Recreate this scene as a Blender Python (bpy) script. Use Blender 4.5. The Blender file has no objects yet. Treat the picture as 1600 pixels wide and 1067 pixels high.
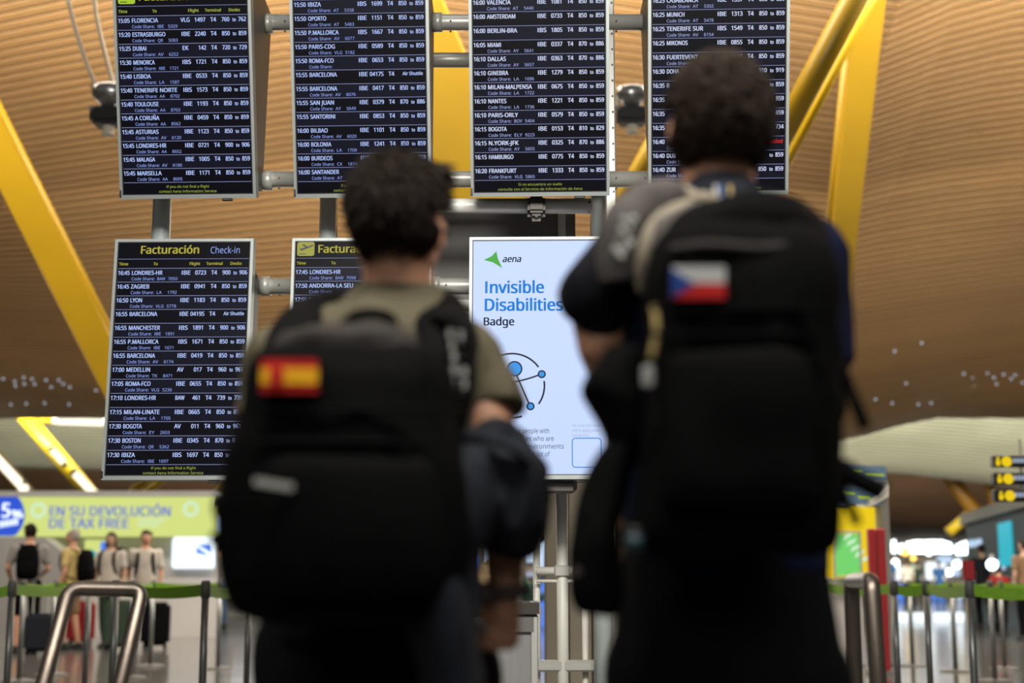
import bpy, bmesh, math, random
import numpy as np
from mathutils import Vector, Matrix, noise
random.seed(7)
rng = np.random.default_rng(7)
SC = bpy.context.scene
COL = SC.collection

# ------------------------------------------------------------------ camera
FPX = 2222.0
TH = math.atan(371.5 / FPX)
CT, ST = math.cos(TH), math.sin(TH)
cam_d = bpy.data.cameras.new('camera')
cam = bpy.data.objects.new('camera', cam_d)
COL.objects.link(cam)
cam.location = (0, 0, 1.0)
cam.rotation_euler = (math.pi / 2 + TH, 0, 0)
cam_d.sensor_width = 36.0
cam_d.lens = 50.0
cam_d.clip_end = 500
cam_d.dof.use_dof = True
cam_d.dof.focus_distance = 6.0
cam_d.dof.aperture_fstop = 1.75
SC.camera = cam

def P(px, py, Y):
    """world point at depth Y seen at photograph pixel px, py (only used to read off real positions)"""
    a = (px - 800) / FPX
    b = (533.5 - py) / FPX
    dy = CT - b * ST
    dz = ST + b * CT
    t = Y / dy
    return Vector((a * t, Y, 1.0 + dz * t))

# ------------------------------------------------------------------ world, lights, exposure
SC.view_settings.view_transform = 'Standard'
SC.view_settings.look = 'None'
SC.view_settings.gamma = 1.0
SC.view_settings.exposure = 0.0
SC.view_settings.use_curve_mapping = False
w = bpy.data.worlds.new('hall_air'); SC.world = w; w.use_nodes = True
w.node_tree.nodes['Background'].inputs[0].default_value = (0.86, 0.84, 0.80, 1)
w.node_tree.nodes['Background'].inputs[1].default_value = 0.15

def area(name, loc, aim, sx, sy, power, col):
    l = bpy.data.lights.new(name, 'AREA'); l.shape = 'RECTANGLE'
    l.size = sx; l.size_y = sy; l.energy = power; l.color = col
    o = bpy.data.objects.new(name, l); COL.objects.link(o)
    o.location = loc
    o.rotation_euler = (Vector(aim) - Vector(loc)).to_track_quat('-Z', 'Y').to_euler()
    return o
area('skylight_near', (0, 13.2, 9.7), (0, 18.0, 7.7), 28, 1.8, 4900, (1.0, 0.90, 0.74))
area('skylight_far', (4, 38, 6.9), (4, 56, 7.2), 46, 1.6, 13000, (0.97, 1.0, 0.84))
area('skylight_distant', (4, 72, 7.0), (4, 94, 5.4), 60, 3, 5500, (1.0, 0.9, 0.75))
area('hall_fill', (0, 24, 4.4), (0, 22, 0), 26, 5, 1500, (1.0, 0.93, 0.82))  # unseen panel added to light the far travellers and floor
area('hall_fill_far', (0, 62, 5.2), (0, 60, 0), 50, 10, 1500, (0.95, 0.97, 1.0))  # unseen panel added over the distant floor
area('display_fill', (0.2, 1.3, 3.9), (0, 6.0, 2.3), 4, 1, 360, (1.0, 0.95, 0.86))  # unseen panel added to brighten the display frames and bars
area('fill_behind', (-1.0, -6.5, 5.0), (0, 3.5, 1.6), 7, 2, 150, (1.0, 0.93, 0.84))  # unseen fill added behind the camera to lift the dark forearm
area('queue_fill', (-1.2, 4.4, 6.5), (-0.2, 2.3, 1.3), 2.5, 1.5, 42, (1.0, 0.93, 0.84))  # unseen light added over the two men for hair and shoulders

# ------------------------------------------------------------------ materials
def srgb(r, g, b):
    f = lambda c: (c / 255 / 12.92) if c <= 10.31 else ((c / 255 + 0.055) / 1.055) ** 2.4
    return (f(r), f(g), f(b), 1)
def material(name, col, rough=0.6, metal=0.0, bump=0.0, bscale=60, var=0.0, vscale=8, spec=0.5, stretch=None, objvar=0.0):
    m = bpy.data.materials.new(name); m.use_nodes = True
    nt = m.node_tree; n = nt.nodes; b = n['Principled BSDF']
    b.inputs['Roughness'].default_value = rough
    b.inputs['Metallic'].default_value = metal
    b.inputs['Specular IOR Level'].default_value = spec
    b.inputs['Base Color'].default_value = col
    tc = n.new('ShaderNodeTexCoord'); mp = n.new('ShaderNodeMapping')
    nt.links.new(tc.outputs['Object'], mp.inputs[0])
    if stretch: mp.inputs['Scale'].default_value = stretch
    src = None
    if var > 0 or objvar > 0:
        hs = n.new('ShaderNodeHueSaturation'); hs.inputs['Color'].default_value = col
        nz = n.new('ShaderNodeTexNoise'); nz.inputs['Scale'].default_value = vscale; nz.inputs['Detail'].default_value = 4
        nt.links.new(mp.outputs[0], nz.inputs['Vector'])
        mr = n.new('ShaderNodeMapRange')
        mr.inputs[1].default_value = 0.25; mr.inputs[2].default_value = 0.75
        mr.inputs[3].default_value = 1 - var; mr.inputs[4].default_value = 1 + var
        nt.links.new(nz.outputs[0], mr.inputs[0])
        if objvar > 0:
            oi = n.new('ShaderNodeObjectInfo'); m2 = n.new('ShaderNodeMapRange')
            m2.inputs[3].default_value = 1 - objvar; m2.inputs[4].default_value = 1 + objvar
            nt.links.new(oi.outputs['Random'], m2.inputs[0])
            mu = n.new('ShaderNodeMath'); mu.operation = 'MULTIPLY'
            nt.links.new(mr.outputs[0], mu.inputs[0]); nt.links.new(m2.outputs[0], mu.inputs[1])
            nt.links.new(mu.outputs[0], hs.inputs['Value'])
        else:
            nt.links.new(mr.outputs[0], hs.inputs['Value'])
        nt.links.new(hs.outputs[0], b.inputs['Base Color'])
    if bump > 0:
        nb = n.new('ShaderNodeTexNoise'); nb.inputs['Scale'].default_value = bscale; nb.inputs['Detail'].default_value = 5
        nt.links.new(mp.outputs[0], nb.inputs['Vector'])
        bp = n.new('ShaderNodeBump'); bp.inputs['Strength'].default_value = bump; bp.inputs['Distance'].default_value = 0.01
        nt.links.new(nb.outputs[0], bp.inputs['Height']); nt.links.new(bp.outputs[0], b.inputs['Normal'])
    return m
def emitter(name, col, strength=1.0, base=(0.01, 0.01, 0.01, 1)):
    m = bpy.data.materials.new(name); m.use_nodes = True
    b = m.node_tree.nodes['Principled BSDF']
    b.inputs['Base Color'].default_value = base
    b.inputs['Roughness'].default_value = 0.35
    b.inputs['Specular IOR Level'].default_value = 0.04
    b.inputs['Emission Color'].default_value = col
    b.inputs['Emission Strength'].default_value = strength
    return m
M = {}
M['bamboo'] = material('bamboo slats', (0.48, 0.285, 0.125, 1), 0.5, var=0.10, vscale=0.5, stretch=(0.5, 1, 1), objvar=0.05, spec=0.3)
M['bamboo_daylit'] = material('daylit bamboo slats', (0.60, 0.56, 0.42, 1), 0.6, var=0.10, vscale=0.4, spec=0.2)  # paler copy of the bamboo, daylight on the second wave put into the colour
M['bamboo_dark'] = material('brown bamboo slats', (0.36, 0.22, 0.13, 1), 0.6, var=0.12, vscale=0.3, spec=0.2)
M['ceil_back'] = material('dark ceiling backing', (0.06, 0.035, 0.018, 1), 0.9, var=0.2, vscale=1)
M['ceil_back_daylit'] = material('daylit ceiling backing', (0.34, 0.31, 0.22, 1), 0.9, var=0.1, vscale=1)  # backing of the second wave, its daylight put into the colour too
M['yellow'] = material('yellow painted steel', (0.33, 0.20, 0.002, 1), 0.42, var=0.06, vscale=1.5, bump=0.03, bscale=20)
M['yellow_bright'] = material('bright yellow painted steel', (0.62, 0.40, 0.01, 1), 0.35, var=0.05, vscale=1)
M['orange'] = material('orange painted steel', (0.36, 0.16, 0.012, 1), 0.4, var=0.06, vscale=1)
M['alu_brightened'] = material('brightened aluminium', (0.80, 0.79, 0.74, 1), 0.4, metal=0.1, var=0.04, vscale=10)  # lighter copy of the aluminium, brightened for the bar in the boards' shadow
M['alu'] = material('brushed aluminium', (0.46, 0.46, 0.43, 1), 0.36, metal=0.3, bump=0.05, bscale=180, var=0.06, vscale=12, stretch=(1, 1, 6))
M['bezel'] = material('silver bezel', (0.27, 0.30, 0.30, 1), 0.42, metal=0.4, var=0.04, vscale=20)
M['housing'] = material('taupe painted housing', (0.075, 0.068, 0.06, 1), 0.55, metal=0.2, bump=0.08, bscale=260, var=0.08, vscale=10)
M['pole'] = material('grey painted pole', (0.60, 0.66, 0.67, 1), 0.35, metal=0.2, var=0.05, vscale=8)
M['darkpanel'] = material('charcoal sheet panel', (0.11, 0.108, 0.105, 1), 0.6, metal=0.1, var=0.08, vscale=6)
M['screw'] = material('dark screw', (0.02, 0.02, 0.02, 1), 0.5)
M['black'] = material('black plastic', (0.012, 0.012, 0.013, 1), 0.5)
M['steel'] = material('worn brushed steel', (0.15, 0.125, 0.105, 1), 0.36, metal=0.9, bump=0.06, bscale=90, var=0.12, vscale=22, stretch=(1, 1, 0.3))
M['post_metal'] = material('satin post metal', (0.22, 0.23, 0.23, 1), 0.35, metal=0.6, var=0.06, vscale=8)
M['belt'] = material('green webbing belt', (0.17, 0.36, 0.015, 1), 0.7, bump=0.2, bscale=300, var=0.1, vscale=40)
M['skin'] = material('tanned skin', (0.44, 0.225, 0.14, 1), 0.5, bump=0.05, bscale=90, var=0.08, vscale=20)
M['skin_pale'] = material('fair skin', (0.42, 0.25, 0.17, 1), 0.5, bump=0.05, bscale=90, var=0.06, vscale=20)
M['hair_black'] = material('near black hair', (0.010, 0.0055, 0.0035, 1), 0.7, spec=0.15, var=0.3, vscale=60)
M['hair_brown'] = material('dark brown hair', (0.020, 0.011, 0.006, 1), 0.7, spec=0.2, var=0.35, vscale=60)
M['hair_grey'] = material('grey hair', (0.25, 0.22, 0.19, 1), 0.6, var=0.2, vscale=60)
M['eye'] = material('eye white', (0.6, 0.58, 0.55, 1), 0.2)
M['iris'] = material('brown iris', (0.03, 0.015, 0.008, 1), 0.2)
M['lip'] = material('lips', (0.28, 0.10, 0.08, 1), 0.5)
def cloth(name, c, **k):
    a = dict(rough=0.85, bump=0.35, bscale=420, var=0.12, vscale=14, spec=0.2); a.update(k)
    return material(name, (*c, 1), **a)
M['olive'] = cloth('olive cotton', (0.085, 0.074, 0.047))
M['pack'] = cloth('black nylon', (0.0024, 0.0024, 0.0027), rough=0.85, spec=0.05)
M['pack_top_lit'] = cloth('top-lit black nylon', (0.022, 0.019, 0.018), rough=0.7)  # lighter copy of the black nylon, light from above put into the colour
M['strap'] = cloth('black webbing', (0.003, 0.003, 0.0035), rough=0.8, spec=0.06)
M['trouser'] = cloth('black trousers cloth', (0.004, 0.004, 0.005), spec=0.06)
M['jacket'] = cloth('slate grey jacket cloth', (0.014, 0.016, 0.022), rough=0.8, spec=0.15)
M['navy_dark'] = cloth('dark navy cloth', (0.010, 0.012, 0.019))
M['navy'] = cloth('navy knit', (0.004, 0.007, 0.026), spec=0.08)
M['jacket_black'] = cloth('black jacket cloth', (0.006, 0.006, 0.009), spec=0.1)
M['taupe_cloth'] = cloth('taupe lining cloth', (0.22, 0.19, 0.145))
M['greycloth'] = cloth('dark grey cloth', (0.075, 0.066, 0.064))
M['print'] = cloth('pale grey print', (0.34, 0.35, 0.34))
M['white_cloth'] = cloth('white cotton', (0.50, 0.46, 0.42))
M['yellow_cloth'] = cloth('sand yellow cotton', (0.42, 0.32, 0.13))
M['grey_cloth'] = cloth('grey cotton', (0.20, 0.19, 0.19))
M['blue_cloth'] = cloth('blue cotton', (0.03, 0.09, 0.25))
M['red_cloth'] = cloth('red cotton', (0.22, 0.012, 0.012))
M['brown_cloth'] = cloth('brown cotton', (0.20, 0.12, 0.07))
M['green_cloth'] = cloth('dark green cotton', (0.03, 0.05, 0.035))
M['jeans'] = cloth('blue denim', (0.06, 0.10, 0.18))
M['shoe'] = cloth('dark shoe', (0.03, 0.03, 0.03))
M['shoe_white'] = cloth('white shoe', (0.5, 0.5, 0.48))
M['flag_red'] = cloth('flag red', (0.42, 0.012, 0.012))
M['flag_yellow'] = cloth('flag yellow', (0.72, 0.36, 0.01))
M['flag_white'] = cloth('flag white', (0.42, 0.43, 0.43))
M['flag_blue'] = cloth('flag blue', (0.012, 0.045, 0.22))
M['paper'] = material('brown paper', (0.36, 0.25, 0.13, 1), 0.8, bump=0.3, bscale=40, var=0.1, vscale=12)
M['bin'] = material('grey laminate', (0.19, 0.19, 0.195, 1), 0.5, var=0.08, vscale=6, bump=0.05, bscale=80, stretch=(8, 8, 0.5))
M['bin_top'] = material('dark bronze rim', (0.05, 0.045, 0.04, 1), 0.4, metal=0.3)
M['beige'] = material('beige panel', (0.46, 0.40, 0.30, 1), 0.6, var=0.05, vscale=4)
M['white_paint'] = material('off white paint', (0.62, 0.61, 0.56, 1), 0.45, var=0.04, vscale=6)
M['wall_white'] = material('white kiosk wall', (0.42, 0.40, 0.40, 1), 0.6, var=0.04, vscale=2)
M['desk_grey'] = material('grey desk laminate', (0.20, 0.195, 0.19, 1), 0.5, var=0.05, vscale=2)
M['cable'] = material('pale cable sleeve', (0.62, 0.56, 0.46, 1), 0.45)
M['chrome'] = material('dull chrome', (0.42, 0.42, 0.42, 1), 0.25, metal=0.8, var=0.1, vscale=9)
M['slab_dark'] = material('dark teal cladding', (0.035, 0.075, 0.10, 1), 0.5, var=0.05, vscale=1)
M['red_panel'] = material('red panel', (0.36, 0.016, 0.022, 1), 0.5, var=0.06, vscale=2)
M['far_wall'] = material('far brown wall', (0.17, 0.13, 0.10, 1), 0.7, var=0.12, vscale=0.2)
M['leaf'] = material('plant leaf', (0.02, 0.07, 0.05, 1), 0.5, var=0.3, vscale=6)
# screens
E_ = {}
E_['panel'] = emitter('dark display panel', (0.16, 0.22, 0.75, 1), 0.004, (0.003, 0.003, 0.004, 1))
E_['band'] = emitter('navy row glow', (0.12, 0.24, 1.0, 1), 0.007, (0.006, 0.006, 0.01, 1))
E_['text'] = emitter('pale blue text light', (0.46, 0.58, 1.0, 1), 0.95)
E_['text2'] = emitter('dim blue text light', (0.28, 0.38, 0.88, 1), 0.95)
E_['textB'] = emitter('white text light', (0.66, 0.72, 0.98, 1), 0.95)
E_['text2B'] = emitter('dim violet text light', (0.38, 0.44, 0.82, 1), 0.95)
E_['rule'] = emitter('periwinkle rule light', (0.28, 0.31, 0.58, 1), 0.75)
E_['head'] = emitter('green yellow header light', (0.42, 0.50, 0.07, 1), 0.8)
E_['title'] = emitter('yellow title light', (0.50, 0.45, 0.06, 1), 0.85)
E_['icon'] = emitter('lime icon light', (0.42, 0.58, 0.03, 1), 0.95)
E_['icon2'] = emitter('olive icon light', (0.36, 0.36, 0.06, 1), 0.95)
E_['red'] = emitter('red text light', (0.75, 0.03, 0.02, 1), 0.8)
E_['poster'] = emitter('pale blue backlit poster', (0.53, 0.67, 1.0, 1), 0.98, (0.05, 0.05, 0.05, 1))
E_['p_blue'] = emitter('poster blue', (0.0, 0.21, 0.72, 1), 0.95)
E_['p_lblue'] = emitter('poster light blue', (0.03, 0.32, 0.85, 1), 0.95)
E_['p_navy'] = emitter('poster navy', (0.006, 0.010, 0.035, 1), 0.9)
E_['p_grey'] = emitter('poster grey', (0.07, 0.08, 0.11, 1), 0.9)
E_['p_pale'] = emitter('poster pale grey', (0.36, 0.42, 0.55, 1), 0.95)
E_['p_green'] = emitter('poster green', (0.06, 0.42, 0.04, 1), 0.95)
E_['tax'] = emitter('lime lightbox', (0.66, 0.74, 0.22, 1), 1.0)
E_['tax_pale'] = emitter('pale mint print', (0.62, 0.85, 0.58, 1), 1.0)
E_['tax_blue'] = emitter('violet blue print', (0.12, 0.17, 0.62, 1), 1.0)
E_['royal'] = emitter('royal blue print', (0.02, 0.09, 0.65, 1), 1.0)
E_['white'] = emitter('white light', (0.85, 0.95, 1.0, 1), 1.4)
E_['daylight'] = emitter('daylight glass', (0.85, 0.95, 1.0, 1), 6.0)
E_['coolpanel'] = emitter('cool lit panel', (0.55, 0.72, 0.95, 1), 1.0)
E_['lamp'] = emitter('warm lamp', (1.0, 0.93, 0.72, 1), 1.7)
E_['spark'] = emitter('distant bright lamp', (0.85, 0.95, 1.0, 1), 5.0)
E_['glint'] = emitter('small ceiling lamp', (0.75, 0.85, 1.0, 1), 0.7)
E_['amber'] = emitter('amber lamp', (1.0, 0.62, 0.12, 1), 3.0)
E_['cyan'] = emitter('cyan lightbox', (0.02, 0.45, 0.55, 1), 1.0)
E_['green'] = emitter('green lightbox', (0.16, 0.60, 0.14, 1), 1.1)
E_['yellowlit'] = emitter('yellow lit sign', (0.85, 0.60, 0.01, 1), 1.0)
E_['blue_lit'] = emitter('blue lit panel', (0.10, 0.26, 0.9, 1), 1.0)
E_['steelblue'] = emitter('steel blue screen', (0.10, 0.15, 0.2, 1), 1.0)

# ------------------------------------------------------------------ mesh helpers
ORG = {}
def put(name, verts, faces, mat, parent=None, smooth=False, base=None, mats=None, fm=None):
    v = np.asarray(verts, dtype=float).reshape(-1, 3)
    if parent is not None: org = ORG[parent.name]; base_w = org
    else: base_w = Vector(base) if base is not None else Vector((0, 0, 0))
    v = v - np.array(base_w)
    me = bpy.data.meshes.new(name)
    me.from_pydata(v.tolist(), [], faces)
    me.update()
    if smooth: me.polygons.foreach_set('use_smooth', [True] * len(me.polygons))
    me.materials.append(mat)
    if mats:
        for m_ in mats: me.materials.append(m_)
        me.polygons.foreach_set('material_index', fm)
    o = bpy.data.objects.new(name, me); COL.objects.link(o)
    if parent is not None: o.parent = parent
    else: o.location = base_w
    ORG[o.name] = base_w
    return o
def tag(o, label=None, cat=None, group=None, kind=None):
    if label: o['label'] = label
    if cat: o['category'] = cat
    if group: o['group'] = group
    if kind: o['kind'] = kind
    return o
def thing(name, label, cat, loc, group=None):
    o = bpy.data.objects.new(name, None); COL.objects.link(o)
    o.location = loc; o.empty_display_size = 0.1
    ORG[o.name] = Vector(loc)
    return tag(o, label, cat, group)
def copy_tree(o, parent=None):
    c = o.copy(); COL.objects.link(c)
    if parent is not None: c.parent = parent
    for ch in o.children: copy_tree(ch, c)
    return c

class MB:
    def __init__(s): s.v = []; s.f = []
    def add(s, vs, fs):
        k = len(s.v); s.v.extend([tuple(x) for x in vs]); s.f.extend([tuple(i + k for i in f) for f in fs])
        return s
    def box(s, c, size, rot=None):
        hx, hy, hz = size[0] / 2, size[1] / 2, size[2] / 2
        vs = [Vector((x, y, z)) for z in (-hz, hz) for y in (-hy, hy) for x in (-hx, hx)]
        if rot is not None: vs = [rot @ p for p in vs]
        c = Vector(c); vs = [p + c for p in vs]
        return s.add(vs, [(0, 2, 3, 1), (4, 5, 7, 6), (0, 1, 5, 4), (2, 6, 7, 3), (0, 4, 6, 2), (1, 3, 7, 5)])
    def bbox(s, c, size, bev=0.01, seg=2, rot=None):
        bm = bmesh.new(); bmesh.ops.create_cube(bm, size=1)
        for p in bm.verts: p.co = Vector((p.co.x * size[0], p.co.y * size[1], p.co.z * size[2]))
        bmesh.ops.bevel(bm, geom=bm.edges[:], offset=bev, segments=seg, affect='EDGES')
        vs = [(rot @ p.co if rot is not None else p.co) + Vector(c) for p in bm.verts]
        bm.verts.index_update()
        s.add(vs, [[q.index for q in f.verts] for f in bm.faces]); bm.free(); return s
    def hexa(s, b4, t4):
        return s.add(list(b4) + list(t4), [(3, 2, 1, 0), (4, 5, 6, 7), (0, 1, 5, 4), (1, 2, 6, 5), (2, 3, 7, 6), (3, 0, 4, 7)])
    def tube(s, pts, r, n=12, caps=True, up=None, flat=1.0):
        pts = [Vector(p) for p in pts]
        rs = r if isinstance(r, (list, tuple)) else [r] * len(pts)
        k0 = len(s.v); a = None
        for i, p in enumerate(pts):
            t = (pts[min(i + 1, len(pts) - 1)] - pts[max(i - 1, 0)])
            t = t.normalized() if t.length > 1e-9 else Vector((0, 0, 1))
            if a is None:
                a = (Vector(up) if up else (Vector((0, 0, 1)) if abs(t.z) < 0.9 else Vector((1, 0, 0))))
            a = (a - t * a.dot(t))
            a = a.normalized() if a.length > 1e-6 else t.orthogonal().normalized()
            b = t.cross(a)
            for j in range(n):
                q = 2 * math.pi * j / n
                s.v.append(tuple(p + (a * math.cos(q) * flat + b * math.sin(q)) * rs[i]))
        for i in range(len(pts) - 1):
            for j in range(n):
                s.f.append((k0 + i * n + j, k0 + i * n + (j + 1) % n, k0 + (i + 1) * n + (j + 1) % n, k0 + (i + 1) * n + j))
        if caps:
            s.f.append(tuple(k0 + j for j in range(n))[::-1])
            s.f.append(tuple(k0 + (len(pts) - 1) * n + j for j in range(n)))
        return s
    def ell(s, c, r, n=16, m=10, rot=None):
        c = Vector(c); k0 = len(s.v); r = (r, r, r) if isinstance(r, (int, float)) else r
        def q(v): return tuple((rot @ v if rot is not None else v) + c)
        s.v.append(q(Vector((0, 0, r[2]))))
        for i in range(1, m):
            ph = math.pi * i / m
            for j in range(n):
                th = 2 * math.pi * j / n
                s.v.append(q(Vector((r[0] * math.sin(ph) * math.cos(th), r[1] * math.sin(ph) * math.sin(th), r[2] * math.cos(ph)))))
        s.v.append(q(Vector((0, 0, -r[2])))); e = len(s.v) - 1
        for j in range(n): s.f.append((k0, k0 + 1 + j, k0 + 1 + (j + 1) % n))
        for i in range(m - 2):
            for j in range(n):
                a = k0 + 1 + i * n + j; b = k0 + 1 + i * n + (j + 1) % n
                s.f.append((a, a + n, b + n, b))
        for j in range(n): s.f.append((e, k0 + 1 + (m - 2) * n + (j + 1) % n, k0 + 1 + (m - 2) * n + j))
        return s
    def cone(s, p0, p1, r0, r1, n=14, round0=False, round1=False):
        s.tube([p0, p1], [r0, r1], n)
        if round0: s.ell(p0, r0, n, 8)
        if round1: s.ell(p1, r1, n, 8)
        return s
    def limb(s, pts, rs, n=14):
        for i in range(len(pts) - 1):
            s.tube([pts[i], pts[i + 1]], [rs[i], rs[i + 1]], n)
        for p, r in zip(pts, rs): s.ell(p, r, n, 10)
        return s
    def loft(s, secs, n=28, e=2.4, caps=True):
        """secs: (z, cx, cy, hw, hd) stacked horizontal super-ellipses"""
        k0 = len(s.v)
        for sec in secs:
            z, cx, cy, hw, hd = sec[:5]
            ee = sec[5] if len(sec) > 5 else e
            for j in range(n):
                q = 2 * math.pi * j / n; c, d = math.cos(q), math.sin(q)
                s.v.append((cx + hw * math.copysign(abs(c) ** (2 / ee), c), cy + hd * math.copysign(abs(d) ** (2 / ee), d), z))
        m = len(secs); fl = secs[0][0] > secs[-1][0]
        for i in range(m - 1):
            for j in range(n):
                f = (k0 + i * n + j, k0 + i * n + (j + 1) % n, k0 + (i + 1) * n + (j + 1) % n, k0 + (i + 1) * n + j)
                s.f.append(f[::-1] if fl else f)
        if caps:
            a = tuple(k0 + j for j in range(n)); b = tuple(k0 + (m - 1) * n + j for j in range(n))
            s.f.append(a if fl else a[::-1]); s.f.append(b[::-1] if fl else b)
        return s
    def quad(s, a, b, c, d): return s.add([a, b, c, d], [(0, 1, 2, 3)])
    def build(s, name, mat, parent=None, smooth=False, base=None):
        return put(name, s.v, s.f, mat, parent, smooth, base)
    def remeshed(s, voxel, it=4, wob=0.0, ws=9.0, wob2=0.0, ws2=30.0):
        me = bpy.data.meshes.new('t'); me.from_pydata(s.v, [], s.f); me.update()
        o = bpy.data.objects.new('t', me); COL.objects.link(o)
        r = o.modifiers.new('r', 'REMESH'); r.mode = 'VOXEL'; r.voxel_size = voxel
        if it:
            q = o.modifiers.new('s', 'SMOOTH'); q.factor = 0.6; q.iterations = it
        dg = bpy.context.evaluated_depsgraph_get(); dg.update()
        ev = o.evaluated_get(dg).to_mesh()
        n = len(ev.vertices); co = np.empty(n * 3); ev.vertices.foreach_get('co', co); co = co.reshape(-1, 3)
        if wob or wob2:
            no = np.empty(n * 3); ev.vertices.foreach_get('normal', no); no = no.reshape(-1, 3)
            d = np.zeros(n)
            for i in range(n):
                p = Vector(co[i])
                if wob: d[i] += wob * noise.noise(Vector((p.x * ws, p.y * ws, p.z * ws * 0.6)))
                if wob2: d[i] += wob2 * (0.5 - abs(noise.noise(Vector((p.x * ws2, p.y * ws2, p.z * ws2 * 0.5)))) * 2)
            co = co + no * d[:, None]
        fs = [tuple(p.vertices) for p in ev.polygons]
        o.to_mesh_clear() if False else None
        bpy.data.objects.remove(o); bpy.data.meshes.remove(me)
        out = MB(); out.v = co.tolist(); out.f = fs
        return out

def spline(rows, sub=5):
    """Catmull-Rom through tuples"""
    R = np.array(rows, float); out = []
    for i in range(len(R) - 1):
        p0, p1, p2, p3 = R[max(i - 1, 0)], R[i], R[i + 1], R[min(i + 2, len(R) - 1)]
        for k in range(sub):
            t = k / sub
            out.append(0.5 * ((2 * p1) + (-p0 + p2) * t + (2 * p0 - 5 * p1 + 4 * p2 - p3) * t * t + (-p0 + 3 * p1 - 3 * p2 + p3) * t ** 3))
    out.append(R[-1]); return [tuple(r) for r in out]

# ------------------------------------------------------------------ lettering
GL = {}
CAP = {}
try:        # the sans face that ships inside Blender itself; the built-in face otherwise
    import os
    FONT = bpy.data.fonts.load(os.path.join(bpy.utils.system_resource('DATAFILES'), 'fonts', 'NotoSansHebrew-Regular.woff2'))
except Exception:
    FONT = None
def fontobj(txt, bold):
    c = bpy.data.curves.new('g', 'FONT'); c.body = txt; c.size = 1; c.resolution_u = 2
    c.offset = (0.0 if FONT else 0.02) if bold else 0.0
    if FONT: c.font = FONT
    o = bpy.data.objects.new('g', c)
    me = bpy.data.meshes.new_from_object(o)
    bpy.data.objects.remove(o); bpy.data.curves.remove(c)
    return me
def maxx(txt, bold):
    me = fontobj(txt, bold); v = max((p.co.x for p in me.vertices), default=0); bpy.data.meshes.remove(me); return v
def glyph(ch, bold):
    k = (ch, bold)
    if k not in GL:
        if bold not in CAP:
            me = fontobj('H', bold); CAP[bold] = (max(p.co.y for p in me.vertices), maxx('HH', bold)); bpy.data.meshes.remove(me)
        me = fontobj(ch, bold)
        vs = np.array([tuple(p.co) for p in me.vertices]).reshape(-1, 3)
        fs = [tuple(p.vertices) for p in me.polygons]
        if ch == 'I' and FONT:          # a plain bar, without serifs
            h_ = CAP[bold][0]; vs = np.array([(.09, 0, 0), (.175, 0, 0), (.175, h_, 0), (.09, h_, 0)]); fs = [(0, 1, 2, 3)]; GL[k] = (vs if not bold else vs * np.array((1, 1, 1)) + np.array([(-.02, 0, 0), (.02, 0, 0), (.02, 0, 0), (-.02, 0, 0)]), fs, .27); bpy.data.meshes
            return GL[k]
        if bold and FONT and len(vs):
            n_ = len(vs); o_ = .024
            vs = np.concatenate([vs + np.array(q_) for q_ in ((-o_, .006, 0), (o_, .006, 0), (-o_, -.006, 0), (o_, -.006, 0))])
            fs = [tuple(i + k * n_ for i in f) for k in range(4) for f in fs]
        bpy.data.meshes.remove(me)
        GL[k] = (vs, fs, maxx('H' + ch + 'H', bold) - CAP[bold][1])
    return GL[k]
def text(mb, s, O, ux, uy, x0, y0, cap, x1=None, bold=True, align='l', lean=0.0, wid=1.0):
    """writes s on the plane O + ux*x + uy*y; x0 left edge, x1 right edge (stretches to fit)"""
    gs = [glyph(c, bold) for c in s]
    tot = sum(g[2] for g in gs); k = cap / CAP[bold][0]
    kx = (x1 - x0) / tot if (x1 is not None and tot > 0) else k * wid
    if x1 is None and align == 'c': x0 = x0 - tot * kx / 2
    if x1 is None and align == 'r': x0 = x0 - tot * kx
    x = x0
    for vs, fs, adv in gs:
        if len(vs):
            pts = [O + ux * (x + v[0] * kx + lean * v[1] * k) + uy * (y0 + v[1] * k) for v in vs]
            mb.add(pts, fs)
        x += adv * kx
    return x
def poly(mb, pts, O, ux, uy): mb.add([O + ux * p[0] + uy * p[1] for p in pts], [tuple(range(len(pts)))])
def rect(mb, x0, y0, x1, y1, O, ux, uy): poly(mb, [(x0, y0), (x1, y0), (x1, y1), (x0, y1)], O, ux, uy)
def disc(mb, cx, cy, r, O, ux, uy, n=28): poly(mb, [(cx + r * math.cos(2 * math.pi * i / n), cy + r * math.sin(2 * math.pi * i / n)) for i in range(n)], O, ux, uy)
def arc(mb, cx, cy, r, a0, a1, w_, O, ux, uy, n=20):
    for i in range(n):
        p = []
        for a, rr in ((i, r - w_ / 2), (i + 1, r - w_ / 2), (i + 1, r + w_ / 2), (i, r + w_ / 2)):
            q = math.radians(a0 + (a1 - a0) * a / n); p.append((cx + rr * math.cos(q), cy + rr * math.sin(q)))
        poly(mb, p, O, ux, uy)

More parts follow.
